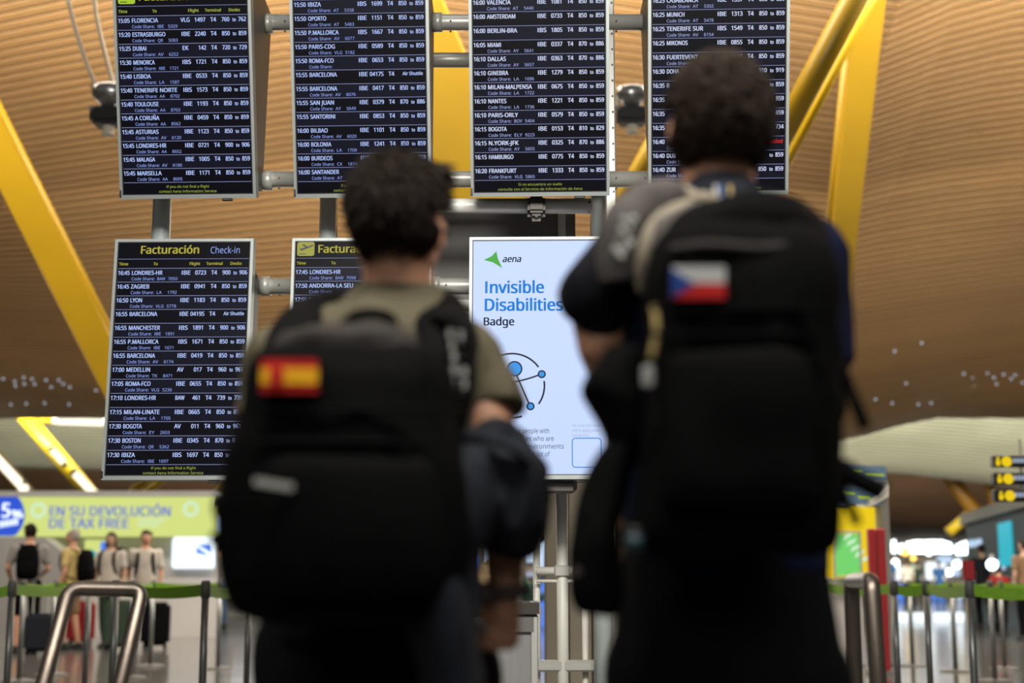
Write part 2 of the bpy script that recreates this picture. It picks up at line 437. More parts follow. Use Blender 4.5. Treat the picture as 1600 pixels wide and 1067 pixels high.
# ================================================================== SETTING
# floor
def make_floor():
    mb = MB()
    xs = [-60, -30, -12, 0, 12, 30, 60]; ys = [-8, 0, 8, 20, 40, 70, 125]
    for i in range(len(xs) - 1):
        for j in range(len(ys) - 1):
            mb.quad((xs[i], ys[j], 0), (xs[i + 1], ys[j], 0), (xs[i + 1], ys[j + 1], 0), (xs[i], ys[j + 1], 0))
    m = material('polished granite', (0.105, 0.10, 0.095, 1), 0.12, var=0.15, vscale=30)
    nt = m.node_tree; n = nt.nodes; b = n['Principled BSDF']
    geo = n.new('ShaderNodeNewGeometry'); br = n.new('ShaderNodeTexBrick')
    br.offset = 0.0; br.inputs['Scale'].default_value = 1.0
    br.inputs['Brick Width'].default_value = 0.6; br.inputs['Row Height'].default_value = 0.6
    br.inputs['Mortar Size'].default_value = 0.012; br.inputs['Mortar Smooth'].default_value = 0.4
    nt.links.new(geo.outputs['Position'], br.inputs['Vector'])
    nz = n.new('ShaderNodeTexNoise'); nz.inputs['Scale'].default_value = 1.1
    nt.links.new(geo.outputs['Position'], nz.inputs['Vector'])
    ad = n.new('ShaderNodeMath'); ad.operation = 'MULTIPLY_ADD'; ad.inputs[1].default_value = -1.0
    nt.links.new(br.outputs['Fac'], ad.inputs[0]); nt.links.new(nz.outputs[0], ad.inputs[2])
    bp = n.new('ShaderNodeBump'); bp.inputs['Distance'].default_value = 0.004; bp.inputs['Strength'].default_value = 0.7
    nt.links.new(ad.outputs[0], bp.inputs['Height']); nt.links.new(bp.outputs[0], b.inputs['Normal'])
    tag(mb.build('floor', m), kind='structure')
make_floor()

# ceiling: a long wave of bamboo slats
PROF = [(3, 11.6), (8, 11.5), (12, 10.8), (15, 9.6), (17.5, 8.35), (20, 7.25), (24, 5.75), (27, 4.9), (30, 4.55), (33, 4.95), (38, 7.4), (43, 9.0),
        (47, 9.2), (52, 8.3), (57, 6.75), (61, 5.8), (65, 6.3), (75, 8.2), (85, 7.7), (95, 5.6), (101, 4.6), (105, 4.4), (110, 5.2), (122, 8)]
_s = spline(PROF, 8); PY = np.array([p[0] for p in _s]); PZ = np.array([p[1] for p in _s])
def ceil_z(x, y):
    z = np.interp(y, PY, PZ)
    x = np.asarray(x, float)
    if y < 34:
        k = np.clip((z - 4.55) / 3.6, 0, 1.3) ** 1.1
        xv = 5.0
        r = np.where(x > xv, 1.15 * (1 - np.exp(-(x - xv) / 2.2)), 0.16 * (xv - x))
        r = np.where(x < -2.0, 0.16 * 7.0 - 0.22 * (-2.0 - x), r)
        g = -0.85 * np.clip(1 - (np.abs(x) / 9.0) ** 4, 0, 1) * min(max((y - 21) / 7, 0), 1)
        return z + r * k + g
    if y < 68:
        k = 1.0
        return z + 0.15 * np.cos(x * 0.2) - 0.75 * np.clip((x - 15) / 6.5, 0, 1.3) ** 1.4 * min(max((y - 48) / 8, 0), 1)
    return z + 0.5 * np.cos((x - 22) * 0.10)
def slat_rows(y0, y1, pitch):
    ys = [y0]; 
    while ys[-1] < y1:
        y = ys[-1]; s_ = (np.interp(y + .05, PY, PZ) - np.interp(y - .05, PY, PZ)) / .1
        ys.append(y + pitch / math.sqrt(1 + s_ * s_))
    return ys
def slat(mb, ya, yb, xs, drop, thick):
    n = len(xs); za, zb = ceil_z(xs, ya), ceil_z(xs, yb)
    rows = [(ya, za - drop), (yb, zb - drop), (yb, zb - drop + thick), (ya, za - drop + thick)]
    k = len(mb.v)
    for y, z in rows: mb.v.extend([(float(x), y, float(q)) for x, q in zip(xs, z)])
    for i in range(n - 1):
        for r in range(4):
            a = k + r * n + i; b = k + ((r + 1) % 4) * n + i
            mb.f.append((a, b, b + 1, a + 1))
    mb.f.append((k, k + 3 * n, k + 2 * n, k + n)); mb.f.append((k + n - 1, k + 2 * n - 1, k + 3 * n - 1, k + 4 * n - 1))
def make_ceiling():
    ys = sorted(set([float(v) for v in np.arange(3, 120, 1.5)]))
    xs = np.linspace(-60, 60, 61)
    mb = MB()
    for y in ys:
        mb.v.extend([(float(x), y, float(z) + 0.14) for x, z in zip(xs, ceil_z(xs, y))])
    n = len(xs)
    for j in range(len(ys) - 1):
        for i in range(n - 1):
            a = j * n + i; mb.f.append((a, a + n, a + n + 1, a + 1))
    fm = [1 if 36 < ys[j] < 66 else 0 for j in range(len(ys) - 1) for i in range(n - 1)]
    c = put('ceiling', mb.v, mb.f, M['ceil_back'], smooth=True, mats=[M['ceil_back_daylit']], fm=fm)
    tag(c, kind='structure')
    xs1 = np.concatenate([[-16, -13, -10.5], np.linspace(-9, 4.4, 8), np.linspace(5.0, 12, 9), [14, 17]])
    r = slat_rows(15.0, 31.5, 0.15)
    for i in range(len(r) - 1):
        m_ = MB(); ya = r[i]; yb = ya + (r[i + 1] - ya) * 0.74
        slat(m_, ya, yb, xs1, 0.06, 0.012)
        m_.build('slat', M['bamboo'], c)
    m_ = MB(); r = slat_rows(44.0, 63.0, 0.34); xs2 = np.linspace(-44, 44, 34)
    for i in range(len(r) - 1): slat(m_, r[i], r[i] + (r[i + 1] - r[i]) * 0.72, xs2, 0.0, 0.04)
    tag(m_.build('daylit_slats', M['bamboo_daylit'], c), kind='stuff')
    m_ = MB(); r = slat_rows(80.0, 107.0, 0.5); xs3 = np.linspace(-60, 60, 30)
    for i in range(len(r) - 1): slat(m_, r[i], r[i] + (r[i + 1] - r[i]) * 0.7, xs3, 0.0, 0.06)
    tag(m_.build('far_slats', M['bamboo_dark'], c), kind='stuff')
make_ceiling()

# far end wall with glazing
def make_far_wall():
    wb = MB(); wb.box((0, 124, 4), (120, 0.6, 8)); wl = wb.build('wall_back', M['far_wall']); tag(wl, kind='structure')
    Yw = 123.4
    specs = [[(1402, 866), (1402, 850), (1425, 843), (1470, 842), (1488, 848), (1488, 866)], [(1377, 862), (1377, 846), (1400, 842), (1400, 866)],
             [(1492, 868), (1492, 850), (1508, 843), (1520, 852), (1520, 868)], [(842, 846), (842, 792), (850, 790), (850, 846)]]
    for i, sp in enumerate(specs):
        pf = [P(x, y, Yw) for x, y in sp]; pb = [p + Vector((0, 0.1, 0)) for p in pf]
        n = len(pf); mb = MB(); mb.add(pf + pb, [tuple(range(n)), tuple(range(2 * n - 1, n - 1, -1))] + [(k, (k + 1) % n, n + (k + 1) % n, n + k) for k in range(n)])
        o = mb.build('window_%d' % (i + 1), E_['daylight'] if i != 3 else E_['coolpanel'], base=pf[0]); tag(o, kind='structure')
        fr = MB(); fr.tube(pf + [pf[0]], 0.12, 6); 
        for k in range(1, 4):
            a = pf[0].lerp(pf[-1], k / 4); fr.tube([a + Vector((0, -.05, 0)), Vector((a.x, a.y - .05, max(p.z for p in pf)))], 0.06, 6)
        fr.build('frame', M['darkpanel'], o)
make_far_wall()

# ================================================================== STRUTS (painted steel)
def strut(name, label, a, b, w_, mat, cat='beam', rnd=True, flat=False, wt=None):
    mb = MB()
    a, b = Vector(a), Vector(b)
    t = thing(name, label, cat, (b if b.z < a.z else a))
    if flat:
        d = (b - a).normalized(); side = d.cross(Vector((0, 1, 0))).normalized(); nn = Vector((0, 1, 0))
        wa, wb = w_, (wt or w_)
        mb.hexa([a - side * wa / 2, a + side * wa / 2, a + side * wa / 2 + nn * .5, a - side * wa / 2 + nn * .5],
                [b - side * wb / 2, b + side * wb / 2, b + side * wb / 2 + nn * .5, b - side * wb / 2 + nn * .5])
        mb.build('flange', mat, t)
        for sgn in (-1, 1):
            MB().tube([a + side * sgn * wa / 2 + nn * .25, b + side * sgn * wb / 2 + nn * .25], 0.05, 8).build('edge_bead', mat, t, smooth=True)
    else:
        mb.tube([a, b], [w_ / 2, (wt or w_) / 2], 24); mb.build('tube', mat, t, smooth=True)
        d = (b - a)
        for k in (0.02, 0.98): MB().tube([a + d * (k - .008), a + d * (k + .008)], w_ * 0.58, 20).build('collar', mat, t, smooth=True)
    return t
strut('roof_strut', 'broad yellow roof strut running down behind the lower left departures board', P(-60, 120, 17.5), P(246, 728, 19.8), 0.42, M['yellow'], flat=True)
strut('roof_strut', 'very wide yellow strut between the second and third upper boards', P(560, -110, 15), P(790, 430, 16.5), 1.12, M['yellow'], flat=True)
strut('roof_strut', 'tall yellow flat strut right of the upper right board, reaching the right man', P(1368, -60, 15), P(1308, 480, 16), 0.34, M['yellow'], flat=True, wt=0.26)
strut('roof_strut', 'round pale-edged yellow strut slanting behind the upper right board', P(1372, -70, 13.5), P(1180, 290, 15), 0.26, M['yellow'])
strut('roof_strut', 'slim yellow strut right of the bright round strut', P(1392, -60, 14.2), P(1190, 330, 15.6), 0.11, M['yellow_bright'])
strut('roof_strut', 'yellow strut glimpsed below the crossbar left of the right man', P(1080, 120, 15), P(925, 400, 16), 0.22, M['yellow'])
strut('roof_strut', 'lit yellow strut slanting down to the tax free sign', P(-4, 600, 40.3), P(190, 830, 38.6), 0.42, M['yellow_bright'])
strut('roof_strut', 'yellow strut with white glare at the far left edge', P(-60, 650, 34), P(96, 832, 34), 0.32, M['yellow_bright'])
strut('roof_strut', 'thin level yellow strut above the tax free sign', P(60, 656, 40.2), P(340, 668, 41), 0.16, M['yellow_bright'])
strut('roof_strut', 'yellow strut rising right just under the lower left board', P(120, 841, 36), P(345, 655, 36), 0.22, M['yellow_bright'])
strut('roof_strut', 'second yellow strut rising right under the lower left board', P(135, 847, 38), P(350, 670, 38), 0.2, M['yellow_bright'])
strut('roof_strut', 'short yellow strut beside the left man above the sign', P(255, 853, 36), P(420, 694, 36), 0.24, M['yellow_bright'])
strut('roof_strut', 'orange strut slanting down to the teal kiosk', P(1448, 696, 67), P(1578, 874, 67), 0.70, M['orange'])
strut('roof_strut', 'upright orange strut above the information kiosk', P(1384, 690, 67), P(1366, 840, 67), 0.48, M['orange'])
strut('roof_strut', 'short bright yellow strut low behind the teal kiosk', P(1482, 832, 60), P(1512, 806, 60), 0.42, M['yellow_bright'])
strut('roof_strut', 'orange strut half hidden by the hanging signs', P(1530, 706, 67), P(1566, 836, 67), 0.40, M['orange'])
# one lit tube lamp; the other glowing tubes are added as glare on struts
def glow_tube(label, a, b, r):
    t = thing('glow_tube', label, 'lamp', a)
    MB().tube([a, b], r, 12).build('diffuser', E_['lamp'], t, smooth=True)
    for p, q in ((a, b), (b, a)):
        p, q = Vector(p), Vector(q); MB().tube([p, p + (p - q).normalized() * r * 1.2], r * 1.15, 12).build('end_cap', M['alu'], t)
glow_tube('level white tube lamp above the tax free sign', P(90, 658, 40), P(162, 660, 40), 0.09)
glow_tube('added white glow tube for the glare on the far left strut', P(-20, 700, 33), P(40, 765, 33), 0.10)
glow_tube('added white glow tube, upper highlight on the lit strut left of the boards', P(82, 703, 38), P(100, 724, 38), 0.08)
glow_tube('added white glow tube, lower highlight on the lit strut near the sign', P(118, 740, 38), P(148, 772, 38), 0.10)
def globe(label, p, r, m, cat='lamp', group=None, name='globe_lamp'):
    t = thing(name, label, cat, p, group)
    MB().ell(p, r, 14, 10).build('bulb', m, t, smooth=True)
    p = Vector(p); MB().tube([p + Vector((0, 0, r * .9)), p + Vector((0, 0, r * 1.8))], r * .4, 8).build('socket', M['alu'], t)
    return t
globe('round warm lamp hanging at the left above the tax free sign', P(37, 764, 32), 0.11, E_['lamp'])
# rows of small ceiling lamps seen as glints
gl = [(5, 592), (23, 596), (24, 603), (37, 590), (38, 600), (50, 592), (54, 600), (72, 594), (80, 605), (92, 594), (99, 600), (109, 605), (150, 610), (17, 632), (41, 631), (70, 630), (108, 632),
      (1506, 584), (1519, 590), (1521, 602), (1543, 583), (1553, 590), (1557, 600), (1568, 585), (1580, 592), (1586, 586), (1598, 598), (1368, 624), (1394, 630), (1416, 599), (1435, 632), (1455, 630), (1398, 549), (1440, 536)]
proto = None
for i, (x, y) in enumerate(gl):
    Yg = 26.4
    lo, hi = 18.0, 31.0     # hang each lamp just under the slats
    for _ in range(30):
        mid = (lo + hi) / 2; q = P(x, y, mid)
        if q.z < float(ceil_z(q.x, mid)) - 0.05: lo = mid
        else: hi = mid
    q = P(x, y, lo - 0.15)
    if i == 17: proto = None
    if proto is None:
        proto = globe('tiny round lamp low on the bamboo ceiling at the ' + ('left' if i < 17 else 'right'), q, 0.022, E_['glint'], 'ceiling lamp', 'tiny lamps on the bamboo ceiling, ' + ('left' if i < 17 else 'right'), 'ceiling_lamp')
    else:
        c = copy_tree(proto); c.location = q
        for ch in c.children: ch.scale = (1, 1, 1)

# hanging floodlights with two curved rods
def flood(label, cx, cy, Y, sc, rods):
    p = P(cx, cy, Y)
    t = thing('ceiling_floodlight', label, 'floodlight', p)
    mb = MB(); mb.loft([(p.z + .02 * sc, p.x, p.y, .05 * sc, .05 * sc), (p.z + .10 * sc, p.x, p.y, .13 * sc, .12 * sc), (p.z + .17 * sc, p.x, p.y, .15 * sc, .13 * sc), (p.z + .19 * sc, p.x, p.y, .12 * sc, .11 * sc)][::-1], 24, 2)
    mb.build('lamp_head', M['chrome'], t, smooth=True)
    MB().bbox(p + Vector((0, 0, -.06 * sc)), (.26 * sc, .2 * sc, .13 * sc), .03 * sc).build('ballast_box', M['black'], t)
    mb = MB(); mb.tube([p + Vector((sx * .15 * sc, 0, 0.02)) for sx in (-1, -.5, .5, 1)], .02 * sc, 8); mb.build('yoke', M['chrome'], t)
    MB().tube([p + Vector((0, 0, -.13 * sc)), p + Vector((0, 0, -.2 * sc))], .05 * sc, 10).build('lens_ring', M['cable'], t)
    for rd in rods:
        pts = spline([tuple(P(x, y, Y + .05)) for x, y in rd], 6)
        MB().tube(pts, .016 * sc, 8).build('rod', M['cable'], t, smooth=True)
flood('chrome floodlight on two pale rods beside the upper left board', 171, 172, 13.0, 1.25, [[(100, -30), (118, 45), (138, 105), (157, 148)], [(144, -30), (152, 30), (166, 90), (181, 142)]])
flood('chrome floodlight between the third and fourth upper boards', 987, 172, 13.0, 1.15, [[(925, 40), (950, 110), (962, 150), (968, 190)], [(1045, 40), (1022, 110), (1011, 150), (1006, 190)]])

# ================================================================== DEPARTURE BOARDS
FW, FH = 0.60, 1.04
def board(kind, x0, name, label, content):
    if kind == 'U': Y0, sl, t_, z0, zs = 5.97197, -0.039786, 0.264907, 2.635082, -0.0046115
    else: Y0, sl, t_, z0, zs = 5.90211, -0.023675, -0.039243, 1.408028, 0
    n = math.hypot(1, sl)
    ux = Vector((1 / n, sl / n, 0)); nv = Vector((sl / n, -1 / n, 0))
    uy = Vector((0, 0, math.cos(t_))) + nv * math.sin(t_)
    nn = ux.cross(uy).normalized(); 
    if nn.y > 0: nn = -nn
    C0 = Vector((x0, Y0 + sl * x0, z0 + zs * x0))
    O = C0 - ux * FW / 2
    t = thing(name, label, 'information display', C0)
    bz = 0.0125; bb = 0.017
    fr = MB()
    def bar(xa, ya, xb, yb, d=0.05):
        a = [O + ux * xa + uy * ya, O + ux * xb + uy * ya, O + ux * xb + uy * yb, O + ux * xa + uy * yb]
        fr.hexa([p - nn * d for p in a], [p + nn * 0.004 for p in a])
    bar(0, 0, FW, bb); bar(0, FH - bz, FW, FH); bar(0, bb, bz, FH - bz); bar(FW - bz, bb, FW, FH - bz)
    fr.build('frame', M['bezel'], t)
    ib = MB()
    for (xa, ya, xb, yb) in ((bz, bb, FW - bz, bb + .004), (bz, FH - bz - .004, FW - bz, FH - bz), (bz, bb, bz + .004, FH - bz), (FW - bz - .004, bb, FW - bz, FH - bz)):
        a = [O + ux * xa + uy * ya, O + ux * xb + uy * ya, O + ux * xb + uy * yb, O + ux * xa + uy * yb]
        ib.hexa([p - nn * .01 for p in a], [p + nn * .002 for p in a])
    ib.build('inner_bezel', M['black'], t)
    sx0, sx1, sy0, sy1 = bz + .004, FW - bz - .004, bb + .004, FH - bz - .004
    S = MB(); a = [O + ux * sx0 + uy * sy0, O + ux * sx1 + uy * sy0, O + ux * sx1 + uy * sy1, O + ux * sx0 + uy * sy1]
    S.hexa([p - nn * .03 for p in a], [p - nn * .001 for p in a])
    sc_ = S.build('screen', E_['poster'] if content == 'poster' else E_['panel'], t)
    # housing behind
    hb = MB()
    if kind == 'U': da, db, ya, yb = 0.19, 0.60, 0.05, FH - 0.03
    else: da, db, ya, yb = 0.19, 0.19, 0.06, FH - 0.10
    xa, xb = 0.02, FW - 0.006
    def back(p, d): return Vector((p.x, p.y + d, p.z))
    A = [O + ux * xa + uy * ya, O + ux * xb + uy * ya, O + ux * xb + uy * yb, O + ux * xa + uy * yb]
    Bk = [back(A[0], da), back(A[1], da), back(A[2], db), back(A[3], db)]
    if kind == 'L': Bk[2] = Bk[2] - Vector((0, 0, .05)); Bk[3] = Bk[3] - Vector((0, 0, .05))
    else: Bk[0] = Bk[0] + Vector((0, 0, .03)); Bk[1] = Bk[1] + Vector((0, 0, .03))
    hb.hexa(Bk, [p - nn * .045 for p in A]); hb.build('mounting_box', M['housing'], t)
    mt = MB()
    for yy in (ya + .04, yb - .04):
        for s_ in (0.3, 0.7):
            q = A[1] + (A[2] - A[1]) * ((yy - ya) / (yb - ya)); q = Vector((q.x, q.y + .05 + .1 * s_, q.z)); MB().tube([q, q + ux * .004], .006, 8).build('screw', M['screw'], t)
    def tagm(nm, x_, w_, h_=.011, yo=-.012):
        mb = MB(); p = O + ux * x_ + uy * (yo + h_ / 2) - nn * .01
        mb.bbox(p, (w_, .02, h_), .002, 1); mb.build(nm, M['black'], t)
    tagm('sensor', FW - .13, .045)
    mb = MB(); mb.bbox(O + ux * .003 + uy * .022 + nn * .002, (.008, .02, .03), .002, 1); mb.build('corner_clip', M['black'], t)
    L = lambda: MB()
    T = O + nn * 0.0012
    W_ = sx1 - sx0
    X = lambda f: sx0 + W_ * f
    if content == 'poster':
        s = FW / 215.0          # metres per photograph pixel on this panel
        gx = lambda px: (px - 733.8) * s
        gy = lambda py: FH - (py - 371.5) * (FH / 377.5)
        m1, m2, m3, m4, m5, m6, m7 = L(), L(), L(), L(), L(), L(), L()
        poly(m1, [(gx(756), gy(408)), (gx(768), gy(402)), (gx(775), gy(394)), (gx(777.5), gy(406)), (gx(784), gy(421)), (gx(770), gy(412))], T, ux, uy)
        m1.build('green_triangle', E_['p_green'], sc_)
        text(m2, 'aena', T, ux, uy, gx(784), gy(411.5), .028, gx(813), lean=.2)
        text(m3, 'Invisible', T, ux, uy, gx(756), gy(461), .052, gx(848.5))
        text(m3, 'Disabilities', T, ux, uy, gx(756), gy(489), .052, gx(877))
        text(m2, 'Badge', T, ux, uy, gx(755), gy(512), .034, gx(803))
        m3.build('blue_heading', E_['p_blue'], sc_)
        # network emblem
        cx, cy, R = gx(799), gy(606), 49 * s
        T2 = T + nn * .0006; T3 = T + nn * .0012
        for a0, a1 in ((35, 112), (-35, 8), (-118, -72), (-100 - 60, -130), (150, 190)): arc(m4, cx, cy, R, a0, a1, 2.6 * s, T, ux, uy)
        def line(a, b, wd=2.4):
            a = Vector(a); b = Vector(b); d = (b - a).normalized(); q = Vector((-d.y, d.x)) * wd * s / 2
            poly(m4, [tuple(a - q), tuple(b - q), tuple(b + q), tuple(a + q)], T, ux, uy)
        line((gx(804), gy(585)), (gx(826), gy(637)))
        pr = [(gx(760 + 84 * k / 12), gy(604 - 16 * (k / 12) ** 2.2 + 0)) for k in range(13)]
        for k in range(12): line(pr[k], pr[k + 1])
        for (a, b, r_) in ((803, 580, 12), (844, 588.5, 6.2), (827, 638, 6.2), (765, 600, 6.2)):
            disc(m4, gx(a), gy(b), r_ * s, T2, ux, uy); disc(m5, gx(a), gy(b), (r_ - 2.2) * s, T3, ux, uy)
        m4.build('emblem_lines', E_['p_navy'], sc_); m5.build('emblem_dots', E_['p_lblue'], sc_)
        m2.build('navy_lettering', E_['p_navy'], sc_)
        for i, (q, e_) in enumerate((('This badge is for people with', 855.5), ('invisible disabilities who are', 862), ('using stressful environments', 877), ('places like this with a lot of', 855.5))):
            text(m6, q, T, ux, uy, gx(755), gy(679 + 11.8 * i), .0195, gx(e_), bold=False)
        m6.build('body_text', E_['p_grey'], sc_)
        for i, (q, e_) in enumerate((('For more information', 933), ('and to apply, please', 931), ('visit aena.es', 914))):
            text(m7, q, T, ux, uy, gx(889), gy(669.5 + 7.4 * i), .011, gx(e_), bold=False)
        m7.build('small_text', E_['p_pale'], sc_)
        m8 = L(); x_0, x_1, y_0, y_1, rr = gx(889), gx(932), gy(731), gy(687), 5 * s
        for (ax, ay, a0) in ((x_1 - rr, y_1 - rr, 0), (x_0 + rr, y_1 - rr, 90), (x_0 + rr, y_0 + rr, 180), (x_1 - rr, y_0 + rr, 270)): arc(m8, ax, ay, rr, a0, a0 + 90, 1.3 * s, T, ux, uy, 6)
        hw = .65 * s
        rect(m8, x_0 + rr, y_0 - hw, x_1 - rr, y_0 + hw, T, ux, uy); rect(m8, x_0 + rr, y_1 - hw, x_1 - rr, y_1 + hw, T, ux, uy)
        rect(m8, x_0 - hw, y_0 + rr, x_0 + hw, y_1 - rr, T, ux, uy); rect(m8, x_1 - hw, y_0 + rr, x_1 + hw, y_1 - rr, T, ux, uy)
        m8.build('rounded_box_outline', E_['p_blue'], sc_)
        return t
    rows, foot, head = content['rows'], content['foot'], content.get('head', True)
    pitch = 0.0596 if kind == 'U' else 0.0604
    ybot = 0.071 if kind == 'U' else 0.064
    white = content.get('white', False)
    mt1, mt2, mr, mh, mk, mband, mred, mti = L(), L(), L(), L(), L(), L(), L(), L()
    ytop = ybot + pitch * len(rows)
    for i in range(len(rows) + 1):
        y = ytop - pitch * i; rect(mr, X(.004), y - .0012, X(.996), y + .0012, T, ux, uy)
    for i, r in enumerate(rows):
        yt = ytop - pitch * i
        if i % 2 == 0: rect(mband, X(.0), yt - pitch + .002, X(1), yt - .002, O + nn * .0004, ux, uy)
        yb_ = yt - pitch * .47; c1 = pitch * .30
        yc = yt - pitch * .87; c2 = pitch * .22
        tm, dest, al, num, d1, d2, cs1, cs2 = r
        mt1, mt2 = L(), L()
        text(mt1, tm, T, ux, uy, X(.004), yb_, c1, X(.096))
        if dest:
            k0 = len(dest); w_ = {14: .335, 15: .335}.get(k0, .0235 * k0 + .003 * dest.count('M') - .008 * dest.count('I') - .006 * dest.count('.'))
            text(mt1, dest, T, ux, uy, X(.109), yb_, c1, X(.109 + w_))
        if al:
            text(mt1, al, T, ux, uy, X(.487 if len(al) > 2 else .492), yb_, c1, X(.558 if len(al) > 2 else .540))
            wn = {3: .062, 4: .086, 5: .107}[len(num)]
            text(mt1, num, T, ux, uy, X(.678 - wn), yb_, c1, X(.678))
            text(mt1, 'T4', T, ux, uy, X(.715), yb_, c1, X(.760))
        if d1 == 'Air':
            text(mt1, 'Air Shuttle', T, ux, uy, X(.822), yb_ + .002, c1 * .8, X(.978))
        elif d1 == 'Can':
            text(mred, 'Cancelled', T, ux, uy, X(.83), yb_ - .002, c1 * .95, X(.985))
        else:
            if d1: text(mt1, d1, T, ux, uy, X(.800), yb_, c1, X(.862)); text(mt1, 'to', T, ux, uy, X(.884), yb_, c1 * .82, X(.911))
            elif d2: text(mt1, 'to', T, ux, uy, X(.884), yb_, c1 * .82, X(.911))
            if d2: text(mt1, d2, T, ux, uy, X(.928), yb_, c1, X(.990))
        if cs1 is not None:
            text(mt2, 'Code Share:', T, ux, uy, X(.109), yc, c2, X(.288), bold=False)
            if cs1: text(mt2, cs1, T, ux, uy, X(.305), yc, c2, X(.305 + .021 * len(cs1) - (.01 if 'I' in cs1 else 0)), bold=False)
            if cs2: text(mt2, cs2, T, ux, uy, X(.462 - .0185 * len(cs2)), yc, c2, X(.462), bold=False)
        if mt1.v: mt1.build('flight_row', E_['textB' if white else 'text'], sc_)
        if mt2.v: mt2.build('code_share_row', E_['text2B' if white else 'text2'], sc_)
    mf = L()
    for i, q in enumerate(foot):
        text(mf, q, T, ux, uy, X(.5), (.0465 if kind == 'U' else .0440) - .0205 * i, .0112, align='c', bold=False, wid=1.04)
    if head:
        yh = ytop + .0415
        rect(mr, X(.004), yh - .001, X(.996), yh + .001, T, ux, uy)
        for q, a, b in (('Time', .010, .080), ('To', .272, .306), ('Flight', .545, .628), ('Terminal', .675, .800), ('Desks', .856, .945)):
            text(mh, q, T, ux, uy, X(a), ytop + .014, .0125, X(b))
        text(mti, 'Facturación', T, ux, uy, X(.165), yh + .024, .0345, X(.62))
        if kind == 'L' and not content.get('icon'): pass
        text(mk, 'Check-in', T, ux, uy, X(.70), yh + .024, .029, X(.93), bold=False)
        if content.get('icon'):
            mi, md = L(), L(); s = W_ / 205.0
            ix, iy, iw, ih = X(.01), yh + .010, 27 * s, 22.5 * s
            rr = 3 * s
            poly(mi, [(ix + rr, iy), (ix + iw - rr, iy), (ix + iw - .3 * rr, iy + .3 * rr), (ix + iw, iy + rr), (ix + iw, iy + ih - rr), (ix + iw - .3 * rr, iy + ih - .3 * rr), (ix + iw - rr, iy + ih), (ix + rr, iy + ih), (ix + .3 * rr, iy + ih - .3 * rr), (ix, iy + ih - rr), (ix, iy + rr), (ix + .3 * rr, iy + .3 * rr)], T, ux, uy)
            T2 = T + nn * .0006
            poly(md, [(ix + iw * a, iy + ih * b) for a, b in ((.14, .50), (.24, .36), (.92, .70), (.94, .78), (.88, .80), (.62, .68))], T2, ux, uy)
            poly(md, [(ix + iw * a, iy + ih * b) for a, b in ((.50, .58), (.62, .66), (.36, .84), (.26, .80))], T2, ux, uy)
            poly(md, [(ix + iw * a, iy + ih * b) for a, b in ((.12, .52), (.20, .44), (.22, .46), (.18, .54))], T2, ux, uy)
            rect(md, ix + iw * .12, iy + ih * .11, ix + iw * .52, iy + ih * .17, T2, ux, uy)
            mi.build('icon_square', E_['icon'] if kind == 'U' else E_['icon2'], sc_); md.build('icon_plane', M['black'], sc_)
    def fin(mb, nm, m_):
        if mb.v: mb.build(nm, m_, sc_)
    fin(mband, 'row_bands', E_['band']); fin(mr, 'rule_lines', E_['rule'])
    fin(mh, 'column_headings', E_['head' if kind == 'U' else 'title']); fin(mti, 'title_lettering', E_['title']); fin(mk, 'check_in_lettering', E_['text2'])
    fin(mf, 'footer_lettering', E_['head']); fin(mred, 'red_lettering', E_['red'])
    return t
def R(s, d1='850', d2='859'):
    """time|dest|airline|number|desks|codeshare"""
    out = []
    for ln in s.strip().split('\n'):
        p = [q.strip() for q in ln.split('|')]
        a, b = (p[4].split('-') if '-' in p[4] else (p[4], '')) if p[4] else ('850', '859')
        cs = p[5] if len(p) > 5 else '-'
        if cs == '-': c1, c2 = None, None
        else:
            q = cs.split(); c1 = q[0] if q else ''; c2 = q[1] if len(q) > 1 else ''
        out.append((p[0], p[1], p[2], p[3], '' if a == '_' else a, b, c1, c2))
    return out
EN = ['If you do not find a flight', 'contact Aena Information Service']
ES = ['Si no encuentra un vuelo', 'consulte con el Servicio de Información de Aena']
u1 = R('''15:05|FLORENCIA|VLG|1497|760-762|IBE 5329
15:20|ESTRASBURGO|IBE|2240||QR 5083
15:25|DUBAI|EK|142|720-729|AV 6252
15:30|MENORCA|IBS|1721||IBE 1721
15:40|LISBOA|IBE|0533||LA 1587
15:40|TENERIFE NORTE|IBS|1573||AA 8702
15:40|TOULOUSE|IBE|1193||AA 8703
15:45|A CORUÑA|IBE|0459||AA 8562
15:45|ASTURIAS|IBE|1123||AV 6120
15:45|LONDRES-HR|IBE|0721|900-906|AA 8652
15:45|MALAGA|IBE|1005||AV 6180
15:45|MARSELLA|IBE|1171||AA 8695''')
u2 = R('''15:50|IBIZA|IBS|1699||AT 5338
15:50|OPORTO|IBE|1151||AT 5483
15:50|P.MALLORCA|IBS|1667||AV 6077
15:50|PARIS-CDG|IBE|0589||VLG 5182
15:50|ROMA-FCO|IBE|0653||
15:55|BARCELONA|IBE|0417S|Air|-
15:55|BARCELONA|IBE|0417||AV 6076
15:55|SAN JUAN|IBE|0379|870-886|AY 5649
15:55|SANTORINI|IBE|0853||-
16:00|BILBAO|IBE|1101||AV 6020
16:00|BOLONIA|IBE|1241||LA 1709
16:00|BURDEOS|IBE|1203||CX 1874
16:00|SANTANDER|IBE|||AT ''')
u2[4] = u2[4][:6] + ('', '')
u2[12] = ('16:00', 'SANTANDER', '', '', '850', '859', 'AT', '')
